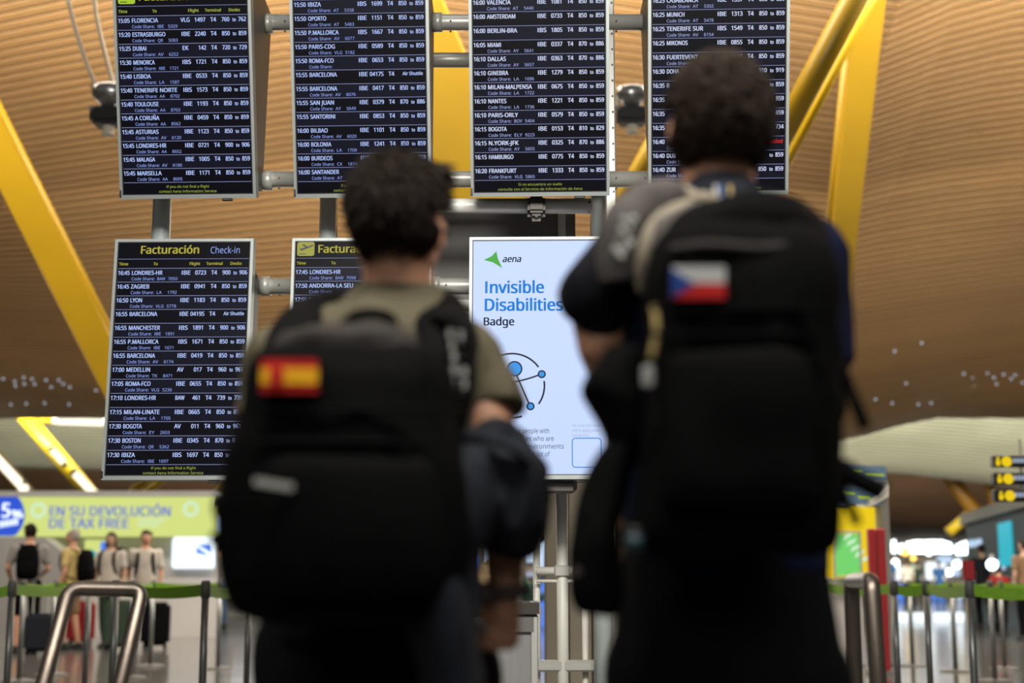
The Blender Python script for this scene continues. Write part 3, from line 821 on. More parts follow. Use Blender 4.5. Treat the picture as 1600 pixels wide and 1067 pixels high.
u3 = R('''16:00|VALENCIA|IBE|1081||AT 5440
16:00|AMSTERDAM|IBE|0733||-
16:00|BERLIN-BRA|IBS|1805||-
16:05|MIAMI|IBE|0337|870-886|AY 5641
16:10|DALLAS|IBE|0363|870-886|AY 5657
16:10|GINEBRA|IBE|1279||LA 1696
16:10|MILAN-MALPENSA|IBE|0675||LA 1722
16:10|NANTES|IBE|1221||LA 1736
16:10|PARIS-ORLY|IBE|0579||BOV 5404
16:15|BOGOTA|IBE|0153|810-829|ELY 9223
16:15|N.YORK-JFK|IBE|0325|870-886|AY 5655
16:15|HAMBURGO|IBE|0775||-
16:20|FRANKFURT|IBE|1333||VLG 5865''')
u4 = R('''16:25|CASABLANCA|IBE|1337||AT 5302
16:25|MUNICH|IBE|1313||AT 5478
16:25|TENERIFE SUR|IBS|1549||AV 6154
16:25|MIKONOS|IBE|0855||-
16:30|FUERTEVENT|IBS|1527||
16:30|DOHA|||910-919|-
16:35|B||||-
16:35|||||-
16:35|||||-
16:35||||_-734|-
16:40||||Can|
16:40|DUB|||_-859|
16:40|ZUR||||''')
l1 = R('''16:45|LONDRES-HR|IBE|0723|900-906|BAW 7050
16:45|ZAGREB|IBE|0941||LA 1792
16:50|LYON|IBE|1183||VLG 5778
16:55|BARCELONA|IBE|0419S|Air|-
16:55|MANCHESTER|IBS|1891|900-906|IBE 1891
16:55|P.MALLORCA|IBS|1671||IBE 1671
16:55|BARCELONA|IBE|0419||AV 6174
17:00|MEDELLIN|AV|017|960-961|TK 8471
17:05|ROMA-FCO|IBE|0655||VLG 5236
17:10|LONDRES-HR|BAW|461|739-739|-
17:15|MILAN-LINATE|IBE|0665||LA 1705
17:30|BOGOTA|AV|011|960-961|EY 2603
17:30|BOSTON|IBE|0345|870-886|QR 5362
17:30|IBIZA|IBS|1697||IBE 1697''')
l2 = R('''17:45|LONDRES-HR|||_-|BAW 7058
17:50|ANDORRA-LA SEU|||_-|
17:55|BAD|||_-|-
''')
l2 = [(a, b, '', '', '', '', g, h) for (a, b, c, d, e, f_, g, h) in l2] + [('', '', '', '', '', '', None, None)] * 11
def row_gap(rows): return rows
_glyph_ok = True
board('U', -1.41527, 'departures_display', 'upper left departures display, first flight to Florencia at 15:05', dict(rows=u1, foot=EN, icon=True))
board('U', -0.64848, 'departures_display', 'second upper departures display, flights from Ibiza to Santander', dict(rows=u2, foot=EN))
board('U', 0.12210, 'departures_display', 'third upper departures display, flights from Valencia to Frankfurt', dict(rows=u3, foot=ES, white=True))
board('U', 0.88755, 'departures_display', 'upper right departures display behind the taller man\'s head', dict(rows=u4, foot=ES, white=True))
board('L', -1.41251, 'departures_display', 'lower left check-in display headed Facturación, flights to Zagreb and Ibiza', dict(rows=l1, foot=EN))
board('L', -0.64612, 'departures_display', 'lower check-in display with yellow plane icon, half hidden by the left man', dict(rows=l2, foot=EN, icon=True))
board('L', 0.11699, 'poster_display', 'bright pale blue display reading Invisible Disabilities Badge', 'poster')

# ------------------------------------------------------------------ the frame that carries the boards
def rig():
    t = thing('display_stand', 'silver tube stand that carries the rows of displays', 'stand', (0.05, 6.3, 0))
    Yb = 6.22
    def post(px, z0, z1, r=.042, Y=Yb + .16, nm='post'):
        x = P(px, 400, Y).x; MB().tube([(x, Y, z0), (x, Y, z1)], r, 20).build(nm, M['pole'], t, smooth=True)
    post(250, 1.75, 4.0); post(512, 0, 4.0); post(937, 0, 4.0); post(1194, 1.75, 4.0)
    def cross(x0, x1, py, r, Y=Yb, nm='crossbar', m='alu'):
        a, b = P(x0, py, Y), P(x1, py, Y); b.z = a.z
        o = MB().tube([a, b], r, 20).build(nm, M[m], t, smooth=True)
        return o, a, b
    def holes(o, spots, py, r, Y=Yb):
        for px in spots:
            for dy in (-2, 13):
                p = P(px, py + dy, Y - r * (1.0 if dy < 5 else .55)); MB().tube([p + Vector((0, -.004, 0)), p + Vector((0, .012, 0))], .0045, 8).build('bolt', M['screw'], o)
    o, a, b = cross(250, 1194, 35, .037); holes(o, [445, 704, 963, 1008], 35, .037)
    o, a, b = cross(250, 1194, 280, .037); holes(o, [436, 699, 963, 1008], 280, .037)
    o, a, b = cross(250, 1194, 447, .037); holes(o, [436, 697], 447, .037)
    cross(600, 800, 94, .036, Y=6.5); cross(560, 800, 477, .027, Y=6.5, m='alu_brightened')
    o, a, b = cross(540, 924, 322, .034, Y=6.12, nm='front_bar', m='alu_brightened'); holes(o, [921], 318, .034, Y=6.12)
    # clamp bracket on the front bar
    p = P(838, 322, 6.08); k = MB()
    k.bbox(p + Vector((0, -.005, 0)), (.078, .085, .078), .012, 2)
    k.bbox(p + Vector((0, .0, -.045)), (.078, .05, .05), .02, 3)
    k.build('clamp', M['housing'], t)
    MB().tube([p + Vector((0, -.03, -.052)), p + Vector((0, -.022, -.052))], .007, 8).build('clamp_screw', M['screw'], t)
    for px, py in ((422, 37), (422, 282), (418, 447), (687, 35), (684, 280), (684, 447)):
        p = P(px, py, Yb); MB().tube([p + Vector((-.03, 0, 0)), p + Vector((.012, 0, 0))], .045, 16).build('bar_clamp', M['alu'], t, smooth=True)
    # perforated square upright beside the third board
    x = P(951, 150, Yb).x; mb = MB(); mb.bbox((x + .005, Yb + .03, 3.0), (.05, .06, 2.1), .006, 1); u = mb.build('square_upright', M['alu'], t)
    for i in range(22): MB().tube([(x + .018, Yb - .004, 2.2 + i * .075), (x + .018, Yb + .006, 2.2 + i * .075)], .0045, 8).build('hole', M['screw'], u)
    # charcoal back panel
    a, b = P(560, 336, 6.72), P(901, 768, 6.72)
    c = (a + b) / 2; pn = MB(); pn.bbox(c, (b.x - a.x, .16, a.z - b.z), .01, 1).build('back_panel', M['darkpanel'], t)
    q = P(878, 400, 6.62); MB().box((q.x, 6.63, c.z), (.036, .012, a.z - b.z - .02)).build('panel_joint', M['alu'], t)
    q0, q1 = P(733, 752, 6.0), P(897, 770, 6.0); MB().bbox((q0 + q1) / 2, (q1.x - q0.x, .1, q0.z - q1.z), .006, 1).build('lower_bracket', M['housing'], t)
    # legs under the poster display
    for px, r_, y0, y1, Y in ((878, .026, 768, 1045, 6.45), (838, .016, 780, 1045, 6.5), (914, .014, 940, 1045, 6.5)):
        a, b = P(px, y0, Y), P(px, y1, Y); MB().tube([(a.x, Y, 0), (a.x, Y, a.z)], r_, 14).build('leg', M['white_paint'], t, smooth=True)
    a, b = P(838, 892, 6.45), P(940, 892, 6.45); MB().tube([a, b], .018, 12).build('rail', M['white_paint'], t, smooth=True)
    a, b = P(838, 908, 6.45), P(940, 908, 6.45); MB().tube([a, b], .008, 10).build('rail', M['white_paint'], t, smooth=True)
    a, b = P(830, 1040, 6.45), P(945, 1040, 6.45); MB().bbox((a + b) / 2, (b.x - a.x, .05, .05), .008, 1).build('foot_beam', M['alu'], t)
    for px in (878, 900): 
        a = P(px, 892, 6.45); MB().bbox(a, (.07 if px == 878 else .03, .07, .05), .006, 1).build('rail_clamp', M['alu'], t)
rig()

# beige service pillar behind the stand
def pillar():
    a, b = P(850, 720, 9.0), P(962, 900, 9.0)
    t = thing('service_pillar', 'beige clad service pillar behind the display stand legs', 'pillar', ((a.x + b.x) / 2, 9.3, 0))
    wz = a.z; n = 3; w_ = (b.x - a.x) / n
    MB().box(((a.x + b.x) / 2, 9.3, wz / 2), (b.x - a.x - .02, .5, wz)).build('core', M['darkpanel'], t)
    for i in range(n): MB().bbox((a.x + w_ * (i + .5), 9.02, wz / 2), (w_ - .012, .05, wz - .04), .006, 1).build('cladding_panel', M['beige'], t)
    MB().box(((a.x + b.x) / 2, 9.02, .08), (b.x - a.x, .08, .16)).build('plinth', M['darkpanel'], t)
pillar()

# litter bin with crumpled bag
def bin_():
    Y = 5.0
    a, b = P(735, 941, Y), P(843, 941, Y); zt = a.z; cx = (a.x + b.x) / 2; w_ = b.x - a.x; d = .34
    t = thing('litter_bin', 'grey square litter bin with dark rim beside the left man\'s hand', 'litter bin', (cx, Y + d / 2, 0))
    MB().bbox((cx, Y + d / 2, (zt - .05) / 2 + .02), (w_ - .008, d - .01, zt - .07), .008, 2).build('body', M['bin'], t)
    r = MB()
    for (x, y, sx, sy) in ((cx, Y, w_, .03), (cx, Y + d, w_, .03), (cx - w_ / 2 + .015, Y + d / 2, .03, d), (cx + w_ / 2 - .015, Y + d / 2, .03, d)): r.box((x, y, zt - .02), (sx, sy, .04))
    r.build('rim', M['bin_top'], t)
    MB().box((cx, Y + d / 2, .015), (w_ - .04, d - .04, .03)).build('foot_plate', M['black'], t)
    pf = MB()
    for s_ in (-1, 1): pf.box((cx + s_ * (w_ / 2 - .018), Y - .001, zt / 2), (.02, .012, zt - .1))
    pf.build('corner_trim', M['alu'], t)
    fr = MB(); fr.box((cx, Y - .002, zt - .075), (w_ - .04, .012, .05)); fr.build('upper_band', M['darkpanel'], t)
    # crumpled paper bag poking out
    c = P(762, 918, Y + .14); m_ = MB()
    bm = bmesh.new(); bmesh.ops.create_icosphere(bm, subdivisions=3, radius=1)
    vs = []
    for v in bm.verts:
        p = v.co; k = .95 + .45 * noise.noise(p * 1.9) + .30 * abs(noise.noise(p * 4.1)) + .12 * noise.noise(p * 9)
        vs.append(Vector((p.x * .085 * k, p.y * .07 * k, p.z * .075 * k)) + c + Vector((0, 0, -.005)))
    m_.add(vs, [[q.index for q in f.verts] for f in bm.faces]); bm.free()
    m_.add([c + Vector(q) for q in ((-.07, 0, .02), (.0, -.03, .10), (.05, 0, .05), (.02, .03, .0))], [(0, 1, 2), (0, 2, 3)])
    o = m_.build('paper_bag', M['paper'], base=(c.x, c.y, zt)); tag(o, 'crumpled brown paper bag sticking out of the litter bin', 'paper bag')
bin_()

# steel hoops in front
def hoop(label, pts, Y, dz, r, twist=0.0):
    """pts: leg foot, corner, corner, leg foot in photograph pixels with own depth"""
    q = [P(*p) for p in pts]
    base = Vector(((q[0].x + q[3].x) / 2, (q[0].y + q[3].y) / 2, 0))
    t = thing('hoop_barrier', label, 'barrier', base)
    def ext(a, b):          # carry the leg on down to the floor
        d = (b - a); k = -a.z / d.z; return a + d * k
    f0, f1 = ext(q[1], q[0]), ext(q[2], q[3])
    def corner(a, b, c, rr=.035, n=7):
        d0 = (a - b).normalized(); d1 = (c - b).normalized(); o = []
        for i in range(n + 1):
            k = i / n; o.append(b + d0 * rr * (1 - k) ** 2 + d1 * rr * k ** 2)
        return o
    path = [f0] + corner(f0, q[1], q[2]) + corner(q[1], q[2], f1) + [f1]
    MB().tube(path, r, 20).build('tube', M['steel'], t, smooth=True)
    for f, d in ((f0, q[1]), (f1, q[2])):
        MB().tube([(f.x, f.y, 0), (f.x, f.y, .012)], .06, 20).build('floor_flange', M['steel'], t)
hoop('brushed steel hoop barrier at the lower left', [(68, 1067, 4.0), (108, 919, 4.15), (222, 921, 4.25), (188, 1067, 4.12)], 4, .3, .0215)
hoop('brushed steel hoop barrier to the right of the taller man', [(1336, 1067, 4.35), (1330, 908, 4.35), (1361, 907, 3.95), (1372, 1067, 3.9)], 4, .3, .0235)

# ================================================================== QUEUE POSTS WITH BELTS
def queue_post(label, px, Y, nxt=None, r=None, h=.98, sag=.03, red=False):
    x = P(px, 905, Y).x
    t = thing('queue_post', label, 'queue post', (x, Y, 0))
    MB().tube([(x, Y, 0.02), (x, Y, h - .1)], .026, 16).build('pole', M['post_metal'], t, smooth=True)
    MB().tube([(x, Y, 0), (x, Y, .012), (x, Y, .03)], [.17, .165, .05], 24).build('base', M['housing'], t, smooth=False)
    MB().tube([(x, Y, h - .1), (x, Y, h), (x, Y, h + .012)], [.032, .032, .024], 16).build('belt_head', M['darkpanel'], t, smooth=True)
    if red:
        o = MB().bbox((x, Y, h + .08), (.075, .05, .13), .008, 1).build('red_head_sign', M['red_panel'], t); o['label'] = 'small red head sign'
    if nxt:
        x2 = P(nxt[0], 905, nxt[1]).x; a = Vector((x, Y, h - .045)); b = Vector((x2, nxt[1], h - .045))
        mb = MB(); N = 10; vs = []
        sd = (b - a).cross(Vector((0, 0, 1))).normalized() * .0015
        for i in range(N + 1):
            k = i / N; p = a.lerp(b, k) - Vector((0, 0, sag * 4 * k * (1 - k)))
            vs += [p + Vector((0, 0, -.042)) - sd, p + Vector((0, 0, .036)) - sd, p + Vector((0, 0, .036)) + sd, p + Vector((0, 0, -.042)) + sd]
        fs = []
        for i in range(N):
            for j in range(4): fs.append((i * 4 + j, i * 4 + (j + 1) % 4, i * 4 + 4 + (j + 1) % 4, i * 4 + 4 + j))
        fs += [(0, 1, 2, 3), (N * 4, N * 4 + 3, N * 4 + 2, N * 4 + 1)]
        mb.add(vs, fs).build('belt', M['belt'], t)
    return t
front = [(-60, 10.5), (20, 10.5), (140, 12.6), (182, 11.0), (322, 9.6), (390, 11.5)]
names = ['queue post outside the left edge', 'leftmost steel queue post of the left belt line', 'steel queue post just inside the left hoop barrier', 'steel queue post rising behind the left hoop barrier top', 'thickest steel queue post left of the left man', 'steel queue post half hidden by the left man\'s pack']
for i, (px, Y) in enumerate(front):
    if i == 0: continue
    nx = front[i + 1] if i + 1 < len(front) else (520, 12)
    queue_post(names[i], px, Y, nx)
queue_post('steel queue post at the left edge with its belt leading right', -40, 10.4, front[1])
back_l = [(38, 14.5, 'second row steel queue post by the backpack traveller'), (88, 15.5, 'second row steel queue post by the yellow shirt man'), (210, 15.0, 'second row steel queue post under the white shirt pair'), (240, 17.0, 'slim steel queue post between the standing travellers'), (345, 16.5, 'distant steel queue post beside the left pack')]
for i, (px, Y, lb) in enumerate(back_l):
    nx = (back_l[i + 1][0], back_l[i + 1][1]) if i + 1 < len(back_l) else None
    queue_post(lb, px, Y, nx)
fr_r = [(1285, 13.0, 'steel queue post hidden beside the taller man\'s leg'), (1396, 11.6, 'steel queue post just right of the right hoop barrier'), (1446, 11.6, 'middle steel queue post of the right belt line'), (1514, 9.8, 'thickest steel queue post of the right belt line'), (1660, 9.4, 'steel queue post beyond the right edge')]
for i, (px, Y, lb) in enumerate(fr_r[:-1]):
    queue_post(lb, px, Y, (fr_r[i + 1][0], fr_r[i + 1][1]), red=(px == 1514))
for px, Y, lb, nx in ((1420, 17, 'slim second row queue post between the first two right posts', (1486, 16)), (1486, 16, 'slim second row queue post left of the thickest right post', (1546, 14.5)), (1546, 14.5, 'second row queue post right of the thickest right post', (1562, 16.5)), (1562, 16.5, 'thin queue post in front of the teal kiosk', (1640, 17))):
    queue_post(lb, px, Y, nx)

# ================================================================== BACKGROUND KIOSKS AND SIGNS
X1, Z1 = Vector((1, 0, 0)), Vector((0, 0, 1))
def tax_kiosk():
    Y = 25.0
    a = P(-40, 770, Y); b = P(352, 905, Y)
    t = thing('tax_refund_kiosk', 'low white kiosk with long lime tax free lightbox, left background', 'kiosk', ((a.x + b.x) / 2, Y + 1, 0))
    zt = P(0, 768, Y).z; z1 = P(0, 776, Y).z; z0 = P(0, 838, Y).z
    x0, x1 = a.x, P(333, 800, Y).x; cx = (x0 + x1) / 2; w_ = x1 - x0
    MB().box((cx, Y + .5, (zt + z1) / 2 + .0), (w_ + .1, 1.2, zt - z1 + .01)).build('roof_edge', M['desk_grey'], t)
    lb_ = MB().box((cx, Y + .1, (z1 + z0) / 2), (w_, .3, z1 - z0)).build('lightbox', E_['tax'], t)
    s = Y * 1.0 / FPX * 1.0
    O = Vector((0, Y - .06, 0)); gx = lambda px: P(px, 800, Y - .06).x; gz = lambda py: P(0, py, Y - .06).z
    m = MB(); text(m, 'EN SU DEVOLUCIÓN', O, X1, Z1, gx(76), gz(806), gz(791) - gz(806), gx(268)); text(m, 'DE TAX FREE', O, X1, Z1, gx(76), gz(825), gz(810) - gz(825), gx(203)); m.build('blue_lettering', E_['tax_blue'], lb_)
    m = MB(); arc(m, gx(60), gz(797), .11, 0, 360, .06, O, X1, Z1); arc(m, gx(298), gz(795), .11, 0, 360, .06, O, X1, Z1)
    for k in range(3): rect(m, gx(216), gz(822 - 5 * k), gx(248 + 6 * k), gz(820 - 5 * k), O, X1, Z1)
    m.build('pale_print', E_['tax_pale'], lb_)
    m = MB(); cx_, cz_, rr = gx(-3), gz(806), gx(39) - gx(-3)
    pts = []
    for i in range(40):
        q = 2 * math.pi * i / 40; pts.append((cx_ + rr * math.cos(q), min(max(cz_ + rr * math.sin(q), z0 + .005), z1 - .005)))
    poly(m, pts, O, X1, Z1); bl = m.build('blue_disc', E_['royal'], lb_)
    m = MB(); O2 = O + Vector((0, -.01, 0)); text(m, '5', O2, X1, Z1, gx(2), gz(808), gz(786) - gz(808), gx(17)); text(m, '%', O2, X1, Z1, gx(18), gz(809), gz(797) - gz(809), gx(37)); 
    for k in range(5): rect(m, gx(1 + 6 * k), gz(824 - k), gx(5 + 6 * k), gz(814 - k), O2, X1, Z1)
    m.build('white_lettering', E_['white'], bl)
    MB().box((cx, Y + .6, z0 / 2), (w_, .2, z0)).build('back_wall', M['wall_white'], t)
    # grey desk, curved front
    d = MB(); p = []
    for px, py in ((-30, 838), (70, 840), (98, 862), (108, 905)): p.append(P(px, py, Y - .5))
    zb = 0
    f = [Vector((q.x, Y - .5, q.z)) for q in p] + [Vector((p[-1].x, Y - .5, 0)), Vector((p[0].x, Y - .5, 0))]
    n = len(f); g = [q + Vector((0, .6, 0)) for q in f]
    d.add(f + g, [tuple(range(n)), tuple(range(2 * n - 1, n - 1, -1))] + [(k, (k + 1) % n, n + (k + 1) % n, n + k) for k in range(n)])
    d.build('curved_desk', M['desk_grey'], t)
    ps = MB().box(((gx(122) + gx(160)) / 2, Y + .45, (gz(842) + gz(892)) / 2), (gx(160) - gx(122), .06, gz(842) - gz(892))).build('poster', E_['tax'], t)
    m = MB(); disc(m, gx(134), gz(865), .075, Vector((0, Y + .41, 0)), X1, Z1); m.build('poster_dot', E_['cyan'], ps)
    m = MB().box(((gx(148) + gx(160)) / 2, Y + .40, gz(868)), (gx(160) - gx(148), .02, .5)); m.build('poster_stripe', E_['blue_lit'], ps)
    sx0, sx1 = gx(264), gx(334); sc_ = MB().bbox(((sx0 + sx1) / 2, Y + .3, (gz(838) + gz(888)) / 2), (sx1 - sx0, .1, gz(838) - gz(888)), .03, 2).build('white_screen', E_['white'], t)
    m = MB(); O3 = Vector((0, Y + .24, 0)); poly(m, [(gx(304), gz(850)), (gx(326), gz(849)), (gx(327), gz(863))], O3, X1, Z1); poly(m, [(gx(303), gz(853)), (gx(324), gz(868)), (gx(303), gz(864))], O3, X1, Z1); m.build('screen_emblem', E_['blue_lit'], sc_)
    MB().box((gx(348), Y + .3, gz(815)), (.5, .3, .55)).build('side_lightbox', E_['tax'], t)
    MB().box((gx(349), Y + .1, gz(818)), (.22, .04, .30)).build('side_blue_panel', E_['coolpanel'], t)
tax_kiosk()

def info_kiosk():
    Y = 17.0; g = lambda px, py, d=0: P(px, py, Y + d)
    a = g(1285, 905); b = g(1394, 905)
    t = thing('information_kiosk', 'tall kiosk with yellow panel, green poster and angled screens, right background', 'kiosk', ((a.x + b.x) / 2, Y + .5, 0))
    def blk(nm, px0, py0, px1, py1, m, d=0, dep=.3, par=None, floor=False):
        p, q = g(px0, py0, d), g(px1, py1, d); zb = 0 if floor else q.z
        return MB().bbox(((p.x + q.x) / 2, Y + d + dep / 2, (p.z + zb) / 2), (q.x - p.x, dep, p.z - zb), .01, 1).build(nm, m, par or t)
    blk('grey_column', 1372, 752, 1394, 905, M['desk_grey'], .1, .8, floor=True)
    blk('yellow_panel', 1290, 792, 1372, 905, E_['yellowlit'], .0, .3)
    blk('lower_cabinet', 1290, 903, 1352, 1000, M['wall_white'], .0, .5, floor=True)
    s1 = blk('upper_screen', 1290, 728, 1386, 752, E_['steelblue'], -.1, .1)
    m = MB(); O = Vector((0, Y - .112, 0)); 
    for x0, x1, y in ((1302, 1320, 738), (1328, 1345, 737), (1350, 1380, 742)): rect(m, g(x0, 800).x, g(0, y + 4).z, g(x1, 800).x, g(0, y).z, O, X1, Z1)
    m.build('screen_stripes', E_['icon'], s1)
    s2 = blk('lower_screen', 1296, 756, 1378, 788, E_['steelblue'], -.05, .1)
    m = MB(); O = Vector((0, Y - .062, 0))
    for x0, x1, y in ((1312, 1335, 768), (1340, 1360, 774)): rect(m, g(x0, 800).x, g(0, y + 5).z, g(x1, 800).x, g(0, y).z, O, X1, Z1)
    m.build('screen_stripes', E_['icon'], s2)
    c = MB(); p, q, r = g(1362, 790, -.2), g(1388, 758, -.2), g(1388, 775, -.2); c.hexa([p, r, r + Vector((0, .8, 0)), p + Vector((0, .8, 0))], [p + Vector((0, 0, .06)), q, q + Vector((0, .8, 0)), p + Vector((0, .8, .06))]); c.build('slanted_canopy', M['white_paint'], t)
    gp = blk('green_poster', 1304, 834, 1344, 899, E_['green'], -.08, .08)
    fr = MB(); pa, pb = g(1302, 831, -.1), g(1346, 902, -.1)
    for (x, z, sx, sz) in (((pa.x + pb.x) / 2, pa.z, pb.x - pa.x, .02), ((pa.x + pb.x) / 2, pb.z, pb.x - pa.x, .02), (pa.x, (pa.z + pb.z) / 2, .02, pa.z - pb.z), (pb.x, (pa.z + pb.z) / 2, .02, pa.z - pb.z)): fr.box((x, Y - .09, z), (sx, .06, sz))
    fr.build('poster_frame', M['alu'], gp)
    m = MB(); O = Vector((0, Y - .085, 0))
    for k in range(5):
        x = g(1312 + 6 * k, 800).x; z = g(0, 845 + 9 * k).z; poly(m, [(x, z), (x + .10, z + .05), (x + .12, z + .10), (x + .02, z + .06)], O, X1, Z1)
    m.build('poster_pale_shapes', E_['tax_pale'], gp)
    tr = thing('red_totem', 'tall narrow red totem beside the information kiosk', 'totem', (g(1368, 905, -1.5).x, Y - 1.5, 0))
    for x0, x1 in ((1355, 1366), (1368, 1381)):
        p, q = g(x0, 826, -1.5), g(x1, 826, -1.5); MB().bbox(((p.x + q.x) / 2, Y - 1.5, p.z / 2 + .01), (q.x - p.x, .1, p.z - .02), .01, 1).build('red_leaf', M['red_panel'], tr)
    MB().box((g(1368, 905, -1.5).x, Y - 1.48, .02), (.24, .2, .04)).build('base', M['desk_grey'], tr)
info_kiosk()

def teal_kiosk():
    A, B = P(1513, 905, 37), P(1668, 905, 24.5); A.z = B.z = 0; H = 2.4
    L = (B - A).length; ux = (B - A).normalized(); n = Vector((-ux.y, ux.x, 0)); n = n if n.x > 0 else -n     # n points away from the hall
    t = thing('shop_kiosk', 'dark teal shop kiosk with cyan lightbox at the right edge', 'kiosk', (A + B) / 2)
    up = Vector((0, 0, 1)); q = lambda u, d, z: A + ux * u + n * d + up * z
    MB().hexa([q(0, 0, 0), q(L, 0, 0), q(L, 2.5, 0), q(.8, 2.5, 0)], [q(0, 0, H), q(L, 0, H), q(L, 2.5, H), q(.8, 2.5, H)]).build('body', M['slab_dark'], t)
    MB().hexa([q(-.1, -.15, H - .02), q(L, -.15, H - .02), q(L, 2.5, H), q(.8, 2.5, H)], [q(-.05, -.1, H + .25), q(L, -.1, H + .25), q(L, 2.5, H + .25), q(.8, 2.5, H + .25)]).build('pale_cornice', M['desk_grey'], t)
    def pu(px):      # distance along the wall that is seen at photograph column px
        lo, hi = 0.0, L
        for _ in range(40):
            m_ = (lo + hi) / 2; p = A + ux * m_; c = 800 + FPX * p.x / (p.y * CT)
            if c < px: lo = m_
            else: hi = m_
        return lo
    def zz(px, py): p = A + ux * pu(px); return P(px, py, p.y).z
    def slab(nm, x0, y0, x1, y1, m, d=-.04, par=None):
        z0, z1 = zz((x0 + x1) / 2, y1), zz((x0 + x1) / 2, y0); a, b = pu(x0), pu(x1)
        return MB().hexa([q(a, d, z0), q(b, d, z0), q(b, 0, z0), q(a, 0, z0)], [q(a, d, z1), q(b, d, z1), q(b, 0, z1), q(a, 0, z1)]).build(nm, m, par or t)
    slab('cyan_lightbox', 1566, 816, 1586, 884, E_['cyan'])
    for x0, x1, y0, y1 in ((1516, 1523, 844, 855), (1525, 1529, 843, 854), (1531, 1537, 842, 853)): slab('pale_mark', x0, y0, x1, y1, E_['coolpanel'], -.02)
    for k in range(6): slab('pale_letter_block', 1520 + 9 * k, 877 - k * .6, 1526.5 + 9 * k, 890, E_['coolpanel'], -.02)
    MB().hexa([q(0, -.3, .9), q(L, -.3, .9), q(L, 0, .9), q(0, 0, .9)], [q(0, -.3, .94), q(L, -.3, .94), q(L, 0, .94), q(0, 0, .94)]).build('counter_shelf', M['white_paint'], t)
teal_kiosk()

# three hanging wayfinding signs
for i, (y0, y1, lb) in enumerate(((712, 730, 'topmost'), (739, 757, 'middle'), (765, 784, 'lowest'))):
    Y = 14.0; p, q = P(1549 + i, y0, Y), P(1700, y1, Y)
    t = thing('wayfinding_sign', lb + ' of three black hanging signs with yellow symbols, right edge', 'sign', ((p.x + q.x) / 2, Y, q.z))
    MB().bbox(((p.x + q.x) / 2, Y, (p.z + q.z) / 2), (q.x - p.x, .1, p.z - q.z), .01, 1).build('panel', M['black'], t)
    O = Vector((0, Y - .053, 0)); gx = lambda px: P(px, 740, Y - .053).x; gz = lambda py: P(0, py, Y - .053).z; h = (y1 + y0) / 2
    m = MB(); disc(m, gx(1574 + i), gz(h), .052, O, X1, Z1)
    disc(m, gx(1560.5 + i), gz(h - 4.5), .016, O, X1, Z1); poly(m, [(gx(1557.5 + i), gz(h + 6.5)), (gx(1563.5 + i), gz(h + 6.5)), (gx(1564.5 + i), gz(h - 1.5)), (gx(1556.5 + i), gz(h - 1.5))], O, X1, Z1)
    m.build('yellow_symbols', E_['yellowlit'], t)
    m = MB()
    for k in range(8): rect(m, gx(1584 + 6 * k), gz(h + 2), gx(1588.5 + 6 * k), gz(h - 5), O, X1, Z1)
    m.build('white_letter_blocks', E_['p_pale'], t)
    r = MB()
    for x in (p.x + .3, q.x - .15): r.tube([(x, Y + .04, p.z), (x, Y + .04, p.z + .17)], .012, 6)
    r.build('hanger', M['alu'], t)

# far shopfront lights behind the right belts
def shopfront():
    Y = 70.0; g = lambda px, py: P(px, py, Y)
    t = thing('far_shopfront', 'distant row of glowing shop windows behind the right queue posts', 'shopfront', (g(1450, 905).x, Y + .3, 0))
    p, q = g(1396, 868), g(1515, 905); MB().box(((p.x + q.x) / 2, Y + .6, p.z / 2), (q.x - p.x, .5, p.z)).build('front_wall', M['far_wall'], t)
    for (x0, y0, x1, y1, m) in ((1396, 884, 1412, 906, 'white'), (1412, 895, 1420, 912, 'coolpanel'), (1446, 878, 1478, 906, 'white'), (1464, 868, 1488, 880, 'coolpanel'), (1492, 868, 1502, 886, 'coolpanel'), (1478, 889, 1500, 900, 'coolpanel'),
                              (1424, 882, 1436, 894, 'tax_pale'), (1400, 912, 1416, 945, 'blue_lit'), (1455, 915, 1478, 945, 'blue_lit'), (1494, 916, 1503, 940, 'coolpanel'), (1428, 898, 1440, 912, 'coolpanel')):
        a, b = g(x0, y0), g(x1, y1); b.z = max(b.z, .03)
        MB().bbox(((a.x + b.x) / 2, Y, (a.z + b.z) / 2), (b.x - a.x, .2, a.z - b.z), .05, 2).build('lit_panel', E_[m], t)
    for i, (x, y, r, m) in enumerate(((1378, 846, .25, 'amber'), (1427, 872, .12, 'amber'), (1451, 862, .16, 'spark'), (1399, 879, .16, 'spark'), (1483, 894, .16, 'spark'), (1550, 882, .22, 'spark'), (1495, 882, .18, 'spark'), (1414, 861, .2, 'amber'))):
        globe(['amber globe lamp above the red totem', 'small amber globe lamp under the bright far window', 'tiny white globe lamp right of the amber one', 'tiny blue globe lamp left of the far shop windows',
               'tiny blue globe lamp low at the far shop windows', 'white globe lamp in front of the teal kiosk', 'tiny globe lamp at the right end of the far shop windows', 'orange globe lamp beneath the bright far window'][i], P(x, y, 64 if i != 5 else 23), r if i != 5 else .09, E_[m])
    for k in range(4):  # glowing plinths added for the bright patches on the floor
        p, q = P((1403, 1427, 1459, 1487)[k], 957, 35), P((1423, 1450, 1484, 1506)[k], 968, 35)
        o = MB().bbox(((p.x + q.x) / 2, 35, p.z / 2), (q.x - p.x, .15, p.z), .02, 1).build('added_glow_plinth', E_['white'], base=((p.x + q.x) / 2, 35, 0))
        tag(o, ('first', 'second', 'third', 'fourth')[k] + ' from the left of the glowing plinths added for bright patches on the right floor', 'plinth', 'added glowing plinths')
shopfront()
